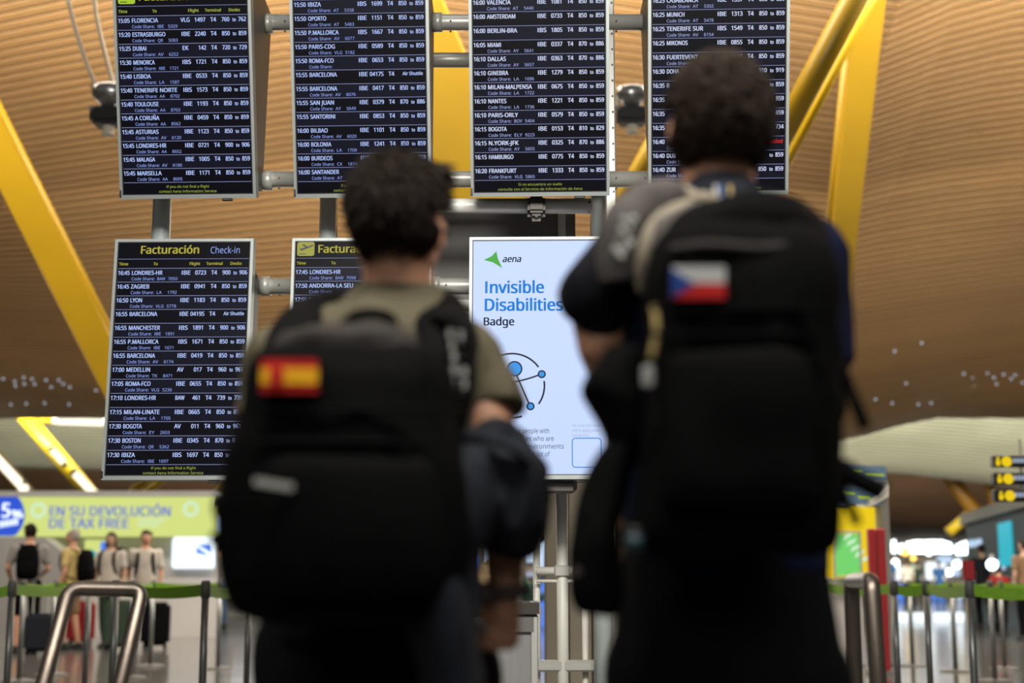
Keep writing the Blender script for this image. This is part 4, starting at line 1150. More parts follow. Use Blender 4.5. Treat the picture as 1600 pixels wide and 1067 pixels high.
def centre_bits():
    Y = 30.0; g = lambda px, py: P(px, py, Y)
    t = thing('lit_shop_window', 'blue and white lit shop window seen between the two men', 'shop window', (g(790, 905).x, Y, 0))
    a, b = g(733, 846), g(842, 905)
    MB().box(((a.x + b.x) / 2, Y + .3, a.z / 2), (b.x - a.x, .3, a.z)).build('shop_wall', M['far_wall'], t)
    for x0, y0, x1, y1, m in ((733, 868, 745, 905, 'blue_lit'), (757, 846, 770, 890, 'coolpanel'), (820, 850, 842, 878, 'coolpanel'), (842, 846, 851, 896, 'coolpanel'), (842, 906, 851, 935, 'blue_lit'), (842, 938, 851, 1005, 'blue_lit'), (820, 893, 838, 901, 'p_pale')):
        p, q = g(x0, y0), g(x1, y1); q.z = max(q.z, .02); MB().bbox(((p.x + q.x) / 2, Y, (p.z + q.z) / 2), (q.x - p.x, .1, max(p.z - q.z, .05)), .02, 1).build('lit_pane', E_[m], t)
    tp = thing('potted_plant', 'dark leafy plant behind the stand legs between the men', 'plant', (P(828, 905, 26).x, 26, 0))
    MB().loft([(0, tp.location.x, 26, .16, .16), (.5, tp.location.x, 26, .22, .22)], 16, 2).build('pot', M['desk_grey'], tp)
    for i in range(46):
        q = random.uniform(0, 6.28); L_ = random.uniform(.35, .75); el_ = random.uniform(.5, 1.4)
        d = Vector((math.cos(q) * math.cos(el_), math.sin(q) * math.cos(el_), math.sin(el_))); s_ = d.cross(Z1).normalized() * .05; b0 = Vector((tp.location.x, 26, .5))
        m = MB(); m.add([b0, b0 + d * L_ * .5 + s_, b0 + d * L_ - Vector((0, 0, .08)), b0 + d * L_ * .5 - s_, b0 + d * L_ * .5 + Vector((0, 0, -.03))], [(0, 1, 4), (1, 2, 4), (2, 3, 4), (3, 0, 4)]); m.build('leaf', M['leaf'], tp)
centre_bits()

# ================================================================== PEOPLE
def hand(mb, wr, d, side, nrm, s=1.0, curl=0.5, thumb=1):
    """wr wrist, d pointing direction, side across the palm towards the thumb, nrm out of the palm"""
    wr, d, side, nrm = Vector(wr), Vector(d).normalized(), Vector(side).normalized(), Vector(nrm).normalized()
    mb.limb([wr, wr + d * .03 * s], [.024 * s, .027 * s], 12)
    for k in (-1.2, -.4, .4, 1.2): mb.limb([wr + d * .02 * s + side * k * .012 * s, wr + d * .085 * s + side * k * .0195 * s], [.014 * s, .0115 * s], 10)
    for i, (k, L_) in enumerate(((1.25, .070), (.42, .080), (-.42, .074), (-1.25, .058))):
        p = wr + d * .088 * s + side * k * .0195 * s; a = 0; pts = [p]
        for j, fr in enumerate((.45, .30, .25)):
            a += curl * (1.25 if j < 2 else .9)
            p = p + (d * math.cos(a) + nrm * math.sin(a)) * L_ * fr * s; pts.append(p)
        mb.limb(pts, [.0105 * s, .0095 * s, .0088 * s, .0078 * s], 9)
    a0 = wr + d * .028 * s + side * .024 * s * thumb
    p1 = a0 + (d * .55 + side * .75 * thumb + nrm * .3).normalized() * .036 * s
    p2 = p1 + (d * .8 + side * .25 * thumb + nrm * .5 * (0.4 + curl)).normalized() * .032 * s
    p3 = p2 + (d * .7 - side * .1 * thumb + nrm * .9 * curl).normalized() * .026 * s
    mb.limb([a0, p1, p2, p3], [.015 * s, .012 * s, .0105 * s, .009 * s], 9)

def head(mb, c, s, yaw=0.0):
    """head centred at c looking along +Y turned by yaw (positive to the left, counterclockwise)"""
    Rz = Matrix.Rotation(yaw, 3, 'Z'); c = Vector(c); q = lambda x, y, z: c + Rz @ Vector((x * s, y * s, z * s))
    mb.ell(q(0, -.008, .025), (.073 * s, .092 * s, .088 * s), 20, 14, Rz)
    mb.ell(q(0, .018, -.02), (.062 * s, .074 * s, .085 * s), 18, 12, Rz)
    mb.ell(q(0, .045, -.072), (.036 * s, .036 * s, .030 * s), 14, 10, Rz)
    mb.limb([q(-.05, -.005, -.045), q(0, .05, -.078)], [.022 * s, .022 * s], 10); mb.limb([q(.05, -.005, -.045), q(0, .05, -.078)], [.022 * s, .022 * s], 10)
    mb.limb([q(0, .086, .012), q(0, .104, -.022)], [.009 * s, .014 * s], 10)
    mb.limb([q(-.04, .078, .026), q(.04, .078, .026)], [.013 * s, .013 * s], 8)
    mb.limb([q(-.018, .084, -.052), q(.018, .084, -.052)], [.009 * s, .009 * s], 8)
    for sx in (-1, 1):
        mb.ell(q(sx * .074, -.005, -.005), (.010 * s, .020 * s, .032 * s), 10, 8, Rz @ Matrix.Rotation(-sx * .25, 3, 'Z'))
    return q
def face_parts(par, q, s):
    for sx in (-1, 1):
        e = MB().ell(q(sx * .031, .077, .008), .013 * s, 12, 8).build('eye', M['eye'], par, smooth=True)
        MB().ell(q(sx * .031, .0865, .008), .006 * s, 10, 6).build('iris', M['iris'], e, smooth=True)
    MB().limb([q(-.02, .090, -.053), q(.02, .090, -.053)], [.006 * s, .006 * s], 8).build('lips', M['lip'], par, smooth=True)

def make_hair(par, c, s, yaw, m, style='short', tufts=260, tl=.03, name='hair', grow=1.0, sz=1.0, fine=1.0):
    Rz = Matrix.Rotation(yaw, 3, 'Z'); c = Vector(c)
    mb = MB(); n0, m0 = 26, 18; R3 = (.080 * s * grow, .098 * s * grow, .098 * s * grow * sz); cc = c + Rz @ Vector((0, -.012 * s, .022 * s))
    def keep(d):
        front = d.y; up = d.z
        if up > .42: return True
        if front > .25: return False
        if abs(d.x) > .93 and up < .12: return False
        return up > (-.80 if style != 'long' else -1) 
    core = MB(); dirs = []
    core.ell(cc, R3, n0, m0, Rz)
    keepf = []
    for f in core.f:
        ce = sum((Vector(core.v[i]) for i in f), Vector()) / len(f); d = Rz.inverted() @ (ce - cc); d = Vector((d.x / R3[0], d.y / R3[1], d.z / R3[2]))
        if keep(d): keepf.append(f)
    core.f = keepf
    mb.add(core.v, core.f)
    k = 0; rnd = random.Random(int(1000 * (c.x + c.y)) & 0xffff)
    while k < tufts:
        d = Vector((rnd.gauss(0, 1), rnd.gauss(0, 1), rnd.gauss(0, 1))).normalized()
        if not keep(d): continue
        k += 1
        p = cc + Rz @ Vector((d.x * R3[0], d.y * R3[1], d.z * R3[2])) * .96
        dn = Rz @ d
        fall = Vector((0, 0, -1)) if style != 'spiky' else Vector((rnd.uniform(-.2, .5), -.3, .5))
        tang = Vector((rnd.uniform(-1, 1), rnd.uniform(-1, 1), rnd.uniform(-1, 1)))
        if style == 'curly': pts = [p]; ang = rnd.uniform(0, 6.28); ax = dn.cross(tang).normalized(); bx = dn.cross(ax)
        L_ = tl * s * rnd.uniform(.6, 1.3)
        if style == 'curly':
            for j in range(1, 7):
                a = ang + j * 1.0
                pts.append(p + dn * L_ * min(j / 4, 1) * (1 if j < 5 else .8) + (ax * math.cos(a) + bx * math.sin(a)) * L_ * .42)
            mb.tube(pts, [q_ * s * fine for q_ in (.0042, .0048, .0046, .0042, .0036, .003, .0015)], 5, caps=False)
        elif style == 'long':
            L2 = L_ * 5; pts = [p + dn * .004, p + dn * L_ * .3 + fall * L2 * .3, p + dn * L_ * .25 + fall * L2 * .7, p + fall * L2]
            mb.tube(pts, [.006 * s, .009 * s, .008 * s, .002 * s], 5, caps=False)
        else:
            lay = (fall - dn * fall.dot(dn)); lay = lay.normalized() if lay.length > .01 else tang
            pts = [p, p + dn * L_ * .35 + (lay + tang * .5) * L_ * .3, p + dn * L_ * .5 + (lay + tang * .5) * L_ * .75, p + dn * L_ * .45 + (lay + tang * .6) * L_ * 1.1]
            mb.tube(pts, [q_ * s * fine for q_ in (.006, .007, .005, .0012)], 5, caps=False)
    return mb.build(name, m, par, smooth=True)

def person(label, H, x, Y, hd, top, legs, hair, skin='skin_pale', voxel=.012, arms=None, shorts=False, shoe='shoe', style='short', hw=1.0, step=0.06, sleeve=.5, headyaw=0.0, tufts=90, tl=.022, near=False, group=None):
    """background traveller; +Y forward turned by hd (radians, counterclockwise)"""
    s = H / 1.75
    t = thing('person', label, 'person', (0, 0, 0), group)
    def Q(a, b, c): return Vector((a * s, b * s, c * s))
    neck, hc = Q(0, 0, 1.49), Q(0, .02, 1.635)
    A = arms or [((-.19, 0, 1.41), (-.235, -.02, 1.13), (-.24, .07, .89)), ((.19, 0, 1.41), (.235, -.02, 1.13), (.24, .07, .89))]
    Lg = [((-.09, 0, .92), (-.10, step, .50), (-.105, step * .4, .08)), ((.09, 0, .92), (.10, -step * .3, .50), (.105, -step * 1.6, .08))]
    b = MB()
    b.loft([(z * s, 0, 0, w_ * s * hw, d * s) for z, w_, d in ((.86, .13, .09), (.93, .155, .10), (1.08, .135, .09), (1.22, .15, .10), (1.34, .175, .10), (1.42, .165, .09), (1.47, .09, .07), (1.50, .055, .055))], 20, 2.2)
    b.limb([neck - Q(0, 0, .05), hc - Q(0, .02, .04)], [.057 * s, .053 * s], 12)
    head(b, hc, s, headyaw)
    for sgn, a in zip((-1, 1), A):
        p = [Q(*q) for q in a]; b.limb(p, [.050 * s, .039 * s, .027 * s], 10)
        d = (p[2] - p[1]).normalized(); hand(b, p[2], d, Vector((0, 1, 0)) - d * d.y, Vector((-sgn, 0, 0)), s, .35)
    for sgn, a in zip((-1, 1), Lg):
        p = [Q(*q) for q in a]; b.limb(p, [.082 * s, .054 * s, .038 * s], 12)
        b.limb([p[2] + Q(0, -.03, -.04), p[2] + Q(0, .13, -.055)], [.036 * s, .026 * s], 8)
    b.remeshed(voxel, 3).build('body', M[skin], t, smooth=True)
    if near or True:
        Rz = Matrix.Rotation(headyaw, 3, 'Z'); face_parts(t, lambda x_, y_, z_: hc + Rz @ Vector((x_ * s, y_ * s, z_ * s)), s)
    sh = MB(); g = .016
    sh.loft([(z * s, 0, 0, (w_ * hw + g) * s, (d + g + .004) * s) for z, w_, d in ((.90, .155, .105), (1.0, .145, .10), (1.10, .14, .095), (1.22, .152, .10), (1.34, .178, .10), (1.42, .168, .09), (1.465, .10, .075))], 22, 2.3)
    for a in A:
        p = [Q(*q) for q in a]; e = p[0].lerp(p[1], min(1, sleeve * 1.3)) if sleeve < .9 else p[1]
        sh.limb([p[0], e.lerp(p[0], .05)], [.068 * s, .058 * s], 12)
        if sleeve >= .9: sh.limb([p[1], p[1].lerp(p[2], .85)], [.052 * s, .040 * s], 12)
    sh.remeshed(voxel, 2, wob=.012, ws=9).build('shirt', M[top], t, smooth=True)
    tr = MB(); tr.loft([(z * s, 0, 0, w_ * s * hw, d * s) for z, w_, d in ((.84, .165, .115), (.93, .175, .12), (1.0, .158, .108))], 20, 2.3)
    for a in Lg:
        p = [Q(*q) for q in a]
        if shorts: tr.limb([p[0], p[1] + Q(0, 0, .06)], [.095 * s, .080 * s], 12)
        else: tr.limb([p[0], p[1], p[2] + Q(0, 0, .03)], [.094 * s, .068 * s, .056 * s], 12)
    tr.remeshed(voxel, 2, wob=.012, ws=8).build('shorts' if shorts else 'trousers', M[legs], t, smooth=True)
    for a in Lg:
        p = Q(*a[2]); f = MB(); f.loft([((.0) * s, p.x, p.y + .04 * s, .046 * s, .14 * s), (.03 * s, p.x, p.y + .04 * s, .048 * s, .14 * s), (.06 * s, p.x, p.y + .02 * s, .042 * s, .105 * s), (.10 * s, p.x, p.y - .03 * s, .042 * s, .05 * s)], 16, 2.3); f.build('shoe', M[shoe], t, smooth=True)
    make_hair(t, hc, s, headyaw, M[hair], style, tufts, tl)
    t.location = (x, Y, 0); t.rotation_euler = (0, 0, hd)
    return t

def small_pack(label, px, Y, hd, m='pack', z=1.0, owner_off=(0, -.2), s=1.0):
    c = Vector((P(px, 900, Y).x, Y, 0)); R_ = Matrix.Rotation(hd, 3, 'Z'); 
    t = thing('backpack', label, 'backpack', (0, 0, 0))
    b = MB(); b.loft([(z * s + a, 0, owner_off[1] - .02, w_ * s, d * s) for a, w_, d in ((0, .10, .05), (.04, .145, .085), (.22, .155, .10), (.38, .14, .09), (.46, .10, .06), (.48, .05, .03))], 20, 2.8)
    b.build('main_bag', M[m], t, smooth=True)
    b = MB(); b.loft([(z * s + a, 0, owner_off[1] - .11, w_ * s, d * s) for a, w_, d in ((.04, .08, .02), (.07, .105, .04), (.2, .105, .04), (.24, .08, .02))], 16, 2.8); b.build('front_pocket', M[m], t, smooth=True)
    for sx in (-1, 1):
        p = [(sx * .09, owner_off[1] + .05, z + .44), (sx * .105, -.05, z + .485), (sx * .11, .10, z + .44), (sx * .12, .135, z + .28), (sx * .14, .05, z + .12), (sx * .13, -.12, z + .06)]
        b = MB(); b.tube(spline(p, 4), .024, 8, flat=.3); b.build('strap', M['strap'], t, smooth=True)
    t.location = c; t.rotation_euler = (0, 0, hd)
    return t
PX = lambda px, Y: P(px, 905, Y).x
person('traveller in grey shirt seen from behind with black backpack, far left', 1.76, PX(44, 20), 20, .45, 'grey_cloth', 'trouser', 'hair_black', 'skin', shorts=True, step=.10, arms=[((-.19, 0, 1.41), (-.27, .02, 1.15), (-.20, .16, .98)), ((.19, 0, 1.41), (.26, .02, 1.14), (.2, .2, 1.05))])
small_pack('black backpack on the grey shirt traveller at far left', 44, 20, .25, 'pack', 1.0)
person('older grey haired man in sand yellow shirt facing left', 1.72, PX(112, 21), 21, 1.35, 'yellow_cloth', 'brown_cloth', 'hair_grey', 'skin', shorts=True)
small_pack('dark backpack of the yellow shirt man', 112, 21, 1.35, 'pack', .95)
person('woman with long brown hair in white top facing the camera', 1.70, PX(172, 21.5), 21.5, 2.9, 'white_cloth', 'green_cloth', 'hair_brown', 'skin_pale', style='long', tufts=120, headyaw=.3)
small_pack('black backpack worn by the long haired woman', 172, 21.5, 2.9, 'pack', .95, s=1.05)
person('man in white t-shirt with dark backpack straps, centre left background', 1.74, PX(226, 22), 22, -2.9, 'white_cloth', 'trouser', 'hair_black', 'skin', sleeve=.55)
small_pack('backpack worn by the white t-shirt man', 226, 22, -2.9, 'pack', .95)
person('small distant traveller in dark clothes right of the white t-shirt man', 1.68, PX(250, 33), 33, 3.0, 'navy_dark', 'trouser', 'hair_brown', voxel=.016, tufts=40)
person('woman with long dark hair before the white screen', 1.66, PX(284, 33), 33, .2, 'brown_cloth', 'red_cloth', 'hair_black', 'skin', style='long', voxel=.016, tufts=80)
person('woman in pale blue top before the white screen', 1.68, PX(304, 35), 35, -.1, 'blue_cloth', 'grey_cloth', 'hair_brown', style='long', voxel=.016, tufts=80)
person('traveller in blue jeans beside the left pack', 1.75, PX(345, 30), 30, .1, 'grey_cloth', 'jeans', 'hair_black', voxel=.016, tufts=40)
person('traveller in blue top left of the far shop windows', 1.75, PX(1388, 42), 42, .4, 'blue_cloth', 'trouser', 'hair_black', voxel=.018, tufts=40)
person('child in red top before the teal kiosk', 1.25, PX(1561, 26), 26, -.6, 'red_cloth', 'trouser', 'hair_black', 'skin', voxel=.016, tufts=40, step=.05)
person('traveller in brown top and black trousers at the right edge', 1.66, PX(1603, 24), 24, .3, 'brown_cloth', 'trouser', 'hair_brown', voxel=.016, tufts=40)
person('distant traveller in green before the far shop windows', 1.72, PX(1433, 58), 58, .2, 'green_cloth', 'trouser', 'hair_black', voxel=.02, tufts=30)
person('distant traveller in blue between the right queue posts', 1.70, PX(1468, 55), 55, -.2, 'blue_cloth', 'blue_cloth', 'hair_brown', voxel=.02, tufts=30)
person('distant traveller in white top near the far shop windows', 1.70, PX(1418, 52), 52, .2, 'white_cloth', 'navy_dark', 'hair_brown', voxel=.02, tufts=30)
person('distant traveller seen between the two men', 1.72, PX(752, 38), 38, .3, 'blue_cloth', 'blue_cloth', 'hair_black', 'skin', voxel=.018, tufts=40)
person('distant traveller in dark clothes right of the thickest right post', 1.72, PX(1536, 30), 30, .2, 'navy_dark', 'trouser', 'hair_black', voxel=.018, tufts=40)
def suitcase(label, px, Y, m, h=.6):
    x = PX(px, Y); t = thing('suitcase', label, 'suitcase', (x, Y, 0))
    MB().bbox((x, Y, h / 2 + .05), (.4, .25, h), .05, 3).build('shell', M[m], t, smooth=False)
    MB().tube([(x - .1, Y, h + .04), (x - .1, Y, h + .35), (x + .1, Y, h + .35), (x + .1, Y, h + .04)], .01, 8).build('pull_handle', M['alu'], t)
    for sx in (-.15, .15): MB().tube([(x + sx, Y - .02, .03), (x + sx, Y + .02, .03)], .03, 12).build('wheel', M['black'], t)
suitcase('dark suitcase at the feet of the far left traveller', 66, 19.4, 'navy_dark', .5)
suitcase('red suitcase behind the left hoop barrier', 130, 22.5, 'red_cloth', .62)
suitcase('green grey suitcase by the long haired woman', 188, 20.6, 'green_cloth', .66)
suitcase('black suitcase by the white t-shirt man', 246, 21.2, 'trouser', .62)

# ------------------------------------------------------------------ the two men in front
def prow(rows, Y, hd_, n=30, e=2.6, sub=5):
    """rows of (py, xl, xr[, hd, Y]) in photograph pixels -> loft sections at depth Y"""
    S = []
    for r in rows:
        py, xl, xr = r[:3]; h = r[3] if len(r) > 3 else hd_; y = r[4] if len(r) > 4 else Y
        a, b = P(xl, py, y), P(xr, py, y)
        S.append((a.z, (a.x + b.x) / 2, y, (b.x - a.x) / 2, h))
    return spline(S, sub)
def patch(par, px0, py0, px1, py1, Y, stripes, name, lab, cols=None, sk=(0, 0)):
    """a flag patch: slab plus fabric fields, built flat on the pack"""
    a, b, c, d = P(px0, py0, Y), P(px1 + sk[0], py0, Y), P(px1, py1, Y), P(px0 - 0, py1, Y)
    n = Vector((0, -1, 0))
    base = MB().hexa([d + Vector((0, .05, 0)), c + Vector((0, .05, 0)), b + Vector((0, .05, 0)), a + Vector((0, .05, 0))], [d, c, b, a]).build(name, M['strap'], par)
    if lab: base['label'] = lab
    O = d + n * .002; ux = (c - d); uy = (a - d)
    for nm, pts, m in stripes:
        mb = MB(); mb.add([O + ux * u + uy * v for u, v in pts], [tuple(range(len(pts)))]); 
        mb.add([O + n * .001 + ux * u + uy * v for u, v in pts], [tuple(range(len(pts)))]); mb.build(nm, M[m], base)
    return base

def left_man():
    Y = 2.38
    root = (P(605, 600, Y).x, Y, 0)
    t = thing('person', 'dark haired man in olive t-shirt seen from behind, on the left', 'person', root)
    hc = P(624, 366, Y - .02); s = .98; yaw = -.22
    b = MB(); cx = root[0]
    b.loft([(z, cx, Y, w_, d) for z, w_, d in ((.84, .13, .10), (.92, .14, .10), (1.05, .13, .09), (1.2, .145, .10), (1.30, .165, .10), (1.375, .17, .09), (1.42, .10, .075), (1.46, .062, .062))], 24, 2.3)
    b.limb([P(618, 520, Y), hc + Vector((0, .0, -.04))], [.062, .060], 16)
    head(b, hc, s, yaw)
    shl, shr = P(448, 566, Y), P(728, 566, Y)
    el_l, wr_l = P(412, 690, Y - .02) + Vector((0, 0, -.0)), P(400, 760, Y + .24)
    el_r, wr_r = P(788, 770, Y - .06), P(789, 916, Y - .10)
    b.limb([shl, el_l, wr_l], [.055, .042, .029], 16); b.limb([shr, el_r, wr_r], [.055, .044, .029], 16)
    b.limb([el_r, el_r.lerp(wr_r, .35)], [.042, .043], 14)
    hand(b, wr_r, Vector((-.10, .0, -1)), Vector((-1, .15, .1)), Vector((-.25, -1, -.1)), .95, 1.15)
    hand(b, wr_l, Vector((.2, 1, -.1)), Vector((0, .1, 1)), Vector((1, -.1, 0)), 1.0, .6)
    for sx in (-1, 1): b.limb([(cx + sx * .07, Y, .86), (cx + sx * .09, Y + .02, .47), (cx + sx * .11, Y, .08)], [.07, .052, .04], 14); b.limb([(cx + sx * .11, Y - .03, .04), (cx + sx * .12, Y + .13, .03)], [.035, .026], 10)
    b.remeshed(.0055, 5).build('body', M['skin'], t, smooth=True)
    Rz = Matrix.Rotation(yaw, 3, 'Z'); face_parts(t, lambda x, y, z: hc + Rz @ Vector((x * s, y * s, z * s)), s)
    # t-shirt
    g = MB()
    g.loft(prow([(985, 445, 745, .13), (900, 440, 738, .135), (800, 435, 745, .13), (700, 425, 765, .135), (620, 415, 775, .135), (560, 412, 772, .125), (520, 440, 740, .11), (490, 500, 712, .095), (468, 540, 697, .08), (450, 552, 690, .07)], Y, .13), 32, 2.3)
    g.limb([shl, P(432, 635, Y)], [.072, .060], 18); g.tube([P(436, 615, Y), P(424, 664, Y - .01)], [.061, .062], 20)
    g.limb([shr, P(755, 610, Y)], [.072, .064], 18); g.tube([P(752, 595, Y), P(765, 650, Y - .02)], [.064, .066], 20)
    g.remeshed(.007, 4, wob=.010, ws=12, wob2=.003, ws2=26).build('t_shirt', M['olive'], t, smooth=True)
    c = MB(); cc = P(621, 452, Y); ring = [cc + Vector((.066 * math.cos(a), .066 * math.sin(a), .008 * math.sin(a))) for a in np.linspace(0, 2 * math.pi, 25)]
    c.tube(ring, .009, 8, caps=False); c.build('collar', M['olive'], t, smooth=True)
    tr = MB(); tr.loft(prow([(1120, 400, 735, .14), (1060, 398, 742, .14), (1000, 402, 742, .13), (955, 420, 735, .12)], Y, .13), 28, 2.3)
    for sx in (-1, 1): tr.limb([(cx + sx * .09, Y, .84), (cx + sx * .10, Y + .02, .46), (cx + sx * .11, Y, .12)], [.105, .078, .068], 16)
    tr.remeshed(.009, 3, wob=.012, ws=8).build('trousers', M['trouser'], t, smooth=True)
    bl = MB(); bz = P(600, 992, Y).z
    bl.loft([(bz - .018, cx - .01, Y, .182, .138), (bz + .018, cx - .01, Y, .18, .136)], 32, 2.4); bl.build('belt', M['strap'], t, smooth=True)
    for sx in (-1, 1):
        MB().loft([(0, cx + sx * .12, Y + .05, .05, .145), (.035, cx + sx * .12, Y + .05, .052, .145), (.07, cx + sx * .12, Y + .03, .045, .11), (.12, cx + sx * .12, Y - .03, .05, .06)], 20, 2.3).build('shoe', M['shoe'], t, smooth=True)
    # hair: cap hugging the skull plus tufts, with a quiff poking out to the right
    h = make_hair(t, hc + Vector((0, -.01, .016)), 1.0, yaw, M['hair_black'], 'short', 3600, .013, grow=1.03, sz=.98, fine=.42)
    q = MB(); rnd = random.Random(3)
    for i in range(420):
        p = P(rnd.uniform(636, 686), rnd.uniform(262, 330), Y + rnd.uniform(-.03, .08)); d = Vector((rnd.uniform(.3, 1), rnd.uniform(-.1, .5), rnd.uniform(-.15, .35))).normalized(); L_ = rnd.uniform(.02, .042)
        q.tube([p - d * .01, p + d * L_ * .5 + Vector((0, 0, .004)), p + d * L_ - Vector((0, 0, .003))], [.005, .004, .001], 5, caps=False)
    for i in range(400):
        p = P(rnd.uniform(560, 668), rnd.uniform(272, 290), Y + rnd.uniform(-.05, .08)); d = Vector((rnd.uniform(-.6, .7), rnd.uniform(-.3, .3), rnd.uniform(.4, 1))).normalized(); L_ = rnd.uniform(.010, .02)
        q.tube([p - d * .01, p + d * L_ * .6, p + d * L_], [.004, .003, .001], 5, caps=False)
    q.build('fringe', M['hair_brown'], t, smooth=True)
    # wristwatch and rings
    wt = thing('wristwatch', 'dark wristwatch on the left man\'s right wrist', 'watch', P(789, 925, Y - .10))
    wc = P(789, 926, Y - .10); ring = [wc + Vector((.0325 * math.cos(a), .032 * math.sin(a), .004 * math.cos(a))) for a in np.linspace(0, 2 * math.pi, 29)]
    band = MB(); band.tube(ring, .011, 8, caps=False, up=(0, 0, 1)); band.build('band', M['greycloth'], wt, smooth=True)
    wcs = MB(); wcs.bbox(wc + Vector((-.028, -.022, 0)), (.016, .034, .036), .006, 2, Matrix.Rotation(.9, 3, 'Z')); wcs.build('case', M['black'], wt)
    MB().bbox(wc + Vector((-.035, -.028, 0)), (.004, .026, .028), .002, 1, Matrix.Rotation(.9, 3, 'Z')).build('dial', M['steel'], wt)
    rg = P(757, 982, Y - .16); r_ = MB(); r_.ell(rg, .006, 10, 8)
    o = r_.build('finger_ring', M['chrome'], base=rg, smooth=True); tag(o, 'small silver ring on the left man\'s finger', 'ring')

    # backpack ------------------------------------------------------
    Yp = 2.07
    bp = thing('backpack', 'large black backpack with Spanish flag patch on the left man', 'backpack', (P(545, 960, Yp).x, Yp, P(545, 975, Yp).z))
    b = MB(); b.loft(prow([(978, 470, 640, .06), (968, 400, 700, .11), (950, 366, 722, .13), (900, 354, 735, .145), (820, 350, 738, .15), (740, 354, 730, .15), (690, 370, 715, .145), (650, 384, 708, .14), (600, 392, 704, .13), (570, 402, 694, .11), (552, 425, 676, .08), (545, 470, 640, .04)], Yp, .14, sub=6), 40, 3.0)
    b.remeshed(.007, 3, wob=.010, ws=10, wob2=.003, ws2=22).build('main_bag', M['pack'], bp, smooth=True)
    b = MB(); b.loft(prow([(935, 440, 665, .02), (922, 420, 685, .045), (860, 410, 695, .055), (780, 408, 692, .055), (728, 418, 680, .045), (715, 440, 660, .02)], Yp - .15, .05, sub=5), 30, 3.0)
    b.remeshed(.006, 3, wob=.006, ws=14).build('front_pocket', M['pack'], bp, smooth=True)
    b = MB(); b.loft(prow([(575, 415, 690, .09, Yp), (556, 420, 672, .11, Yp + .02), (536, 440, 655, .12, Yp + .03), (520, 470, 630, .09, Yp + .06), (514, 500, 600, .04, Yp + .08)], Yp, .1, sub=5), 30, 2.6)
    b.remeshed(.007, 3, wob=.008, ws=18).build('lid', M['pack_top_lit'], bp, smooth=True)
    pts = [P(538, 535, Yp), P(541, 505, Yp), P(560, 492, Yp), (P(585, 490, Yp)), P(608, 496, Yp), P(616, 512, Yp), P(618, 538, Yp)]
    b = MB(); b.tube(spline([tuple(p) for p in pts], 4), .0085, 8); b.build('grab_handle', M['strap'], bp, smooth=True)
    for pts, r_ in (([(470, 590, Yp + .10), (452, 540, Yp + .16), (472, 495, Y - .06), (500, 474, Y + .02), (505, 480, Y + .12), (470, 560, Y + .16), (440, 700, Y + .1), (430, 800, Yp + .15)], .045),
                    ([(680, 600, Yp + .10), (700, 535, Yp + .16), (690, 492, Y - .06), (676, 470, Y + .02), (682, 480, Y + .12), (715, 560, Y + .16), (735, 700, Y + .1), (720, 800, Yp + .15)], .050)):
        b = MB(); b.tube(spline([tuple(P(*q)) for q in pts], 5), r_, 12, flat=.42, up=(0, -1, .2)); b.build('shoulder_strap', M['strap'], bp, smooth=True)
    # outer strap panel with pale print at the right
    sp = MB(); rw = [(500, 668, 722), (520, 690, 738), (550, 700, 744), (600, 702, 744), (650, 694, 734), (690, 680, 720)]
    sp.loft(prow([(y, a, b_, .035, Yp + .06) for y, a, b_ in rw][::-1], Yp, .035), 20, 2.6); so = sp.build('strap_panel', M['strap'], bp, smooth=True)
    pr = MB(); ys = [516, 534, 552, 572, 592, 612, 632]
    for i, y in enumerate(ys):
        x0 = 700 + min(i, 2) * 3 + (0 if i < 5 else -3); O = P(x0, y + 12, Yp + .018); ux = Vector((.022, 0, -.004)); uz = Vector((0, -.0, .014))
        for (u0, v0, u1, v1) in ((( 0, 0, .25, 1), (.0, .75, 1, 1), (.75, .0, 1, 1)), ((0, 0, 1, .28), (0, .7, 1, 1), (0, 0, .25, 1)), ((0, .35, 1, .65), (0, 0, .3, 1)), ((0, 0, .3, 1), (.7, 0, 1, 1), (.2, .35, .8, .65)))[i % 4]:
            a = O + ux * u0 + uz * v0; c_ = O + ux * u1 + uz * v1; pr.box((a + c_) / 2, (abs(c_.x - a.x), .004, abs(c_.z - a.z)))
    tag(pr.build('pale_print', M['print'], so), 'pale grey vertical print', kind='stuff')
    patch(bp, 407, 562, 497, 613, Yp - .155, [('red_field', [(0, 0), (1, 0), (1, 1), (0.02, 1)], 'flag_red')], 'flag_patch', 'Spanish flag patch, red and yellow')
    fp = [c for c in bp.children if c.name.startswith('flag_patch')][0]
    a, c_ = P(407, 600, Yp - .158), P(497, 575, Yp - .158)
    MB().box((a + c_) / 2, (c_.x - a.x, .003, c_.z - a.z)).build('yellow_field', M['flag_yellow'], fp)
    cr = P(432, 589, Yp - .161); m = MB(); m.loft([(cr.z - .012, cr.x, cr.y, .005, .001), (cr.z - .004, cr.x, cr.y, .010, .001), (cr.z + .008, cr.x, cr.y, .010, .001), (cr.z + .013, cr.x, cr.y, .006, .001)], 12); m.build('crest', M['flag_red'], fp)
    a, c_ = P(397, 752, Yp - .205), P(459, 762, Yp - .205)
    m = MB(); 
    for k in range(7): 
        x = a.x + (c_.x - a.x) * k / 7; m.box((x + .0035, a.y, (a.z + c_.z) / 2 + .004 - k * .0012), (.0062, .004, .010))
    m.build('pale_label', M['print'], bp)
    for pts, r_ in (([(360, 800, 2.0), (345, 792, 1.98), (336, 800, 1.97), (345, 812, 1.98), (352, 835, 1.98)], .006), ([(365, 770, 2.0), (346, 775, 1.98), (340, 790, 1.97), (352, 830, 1.97), (348, 860, 1.98), (360, 900, 2.0)], .009)):
        b = MB(); b.tube(spline([tuple(P(*q)) for q in pts], 4), r_, 8, flat=.5); b.build('side_strap', M['strap'], bp, smooth=True)
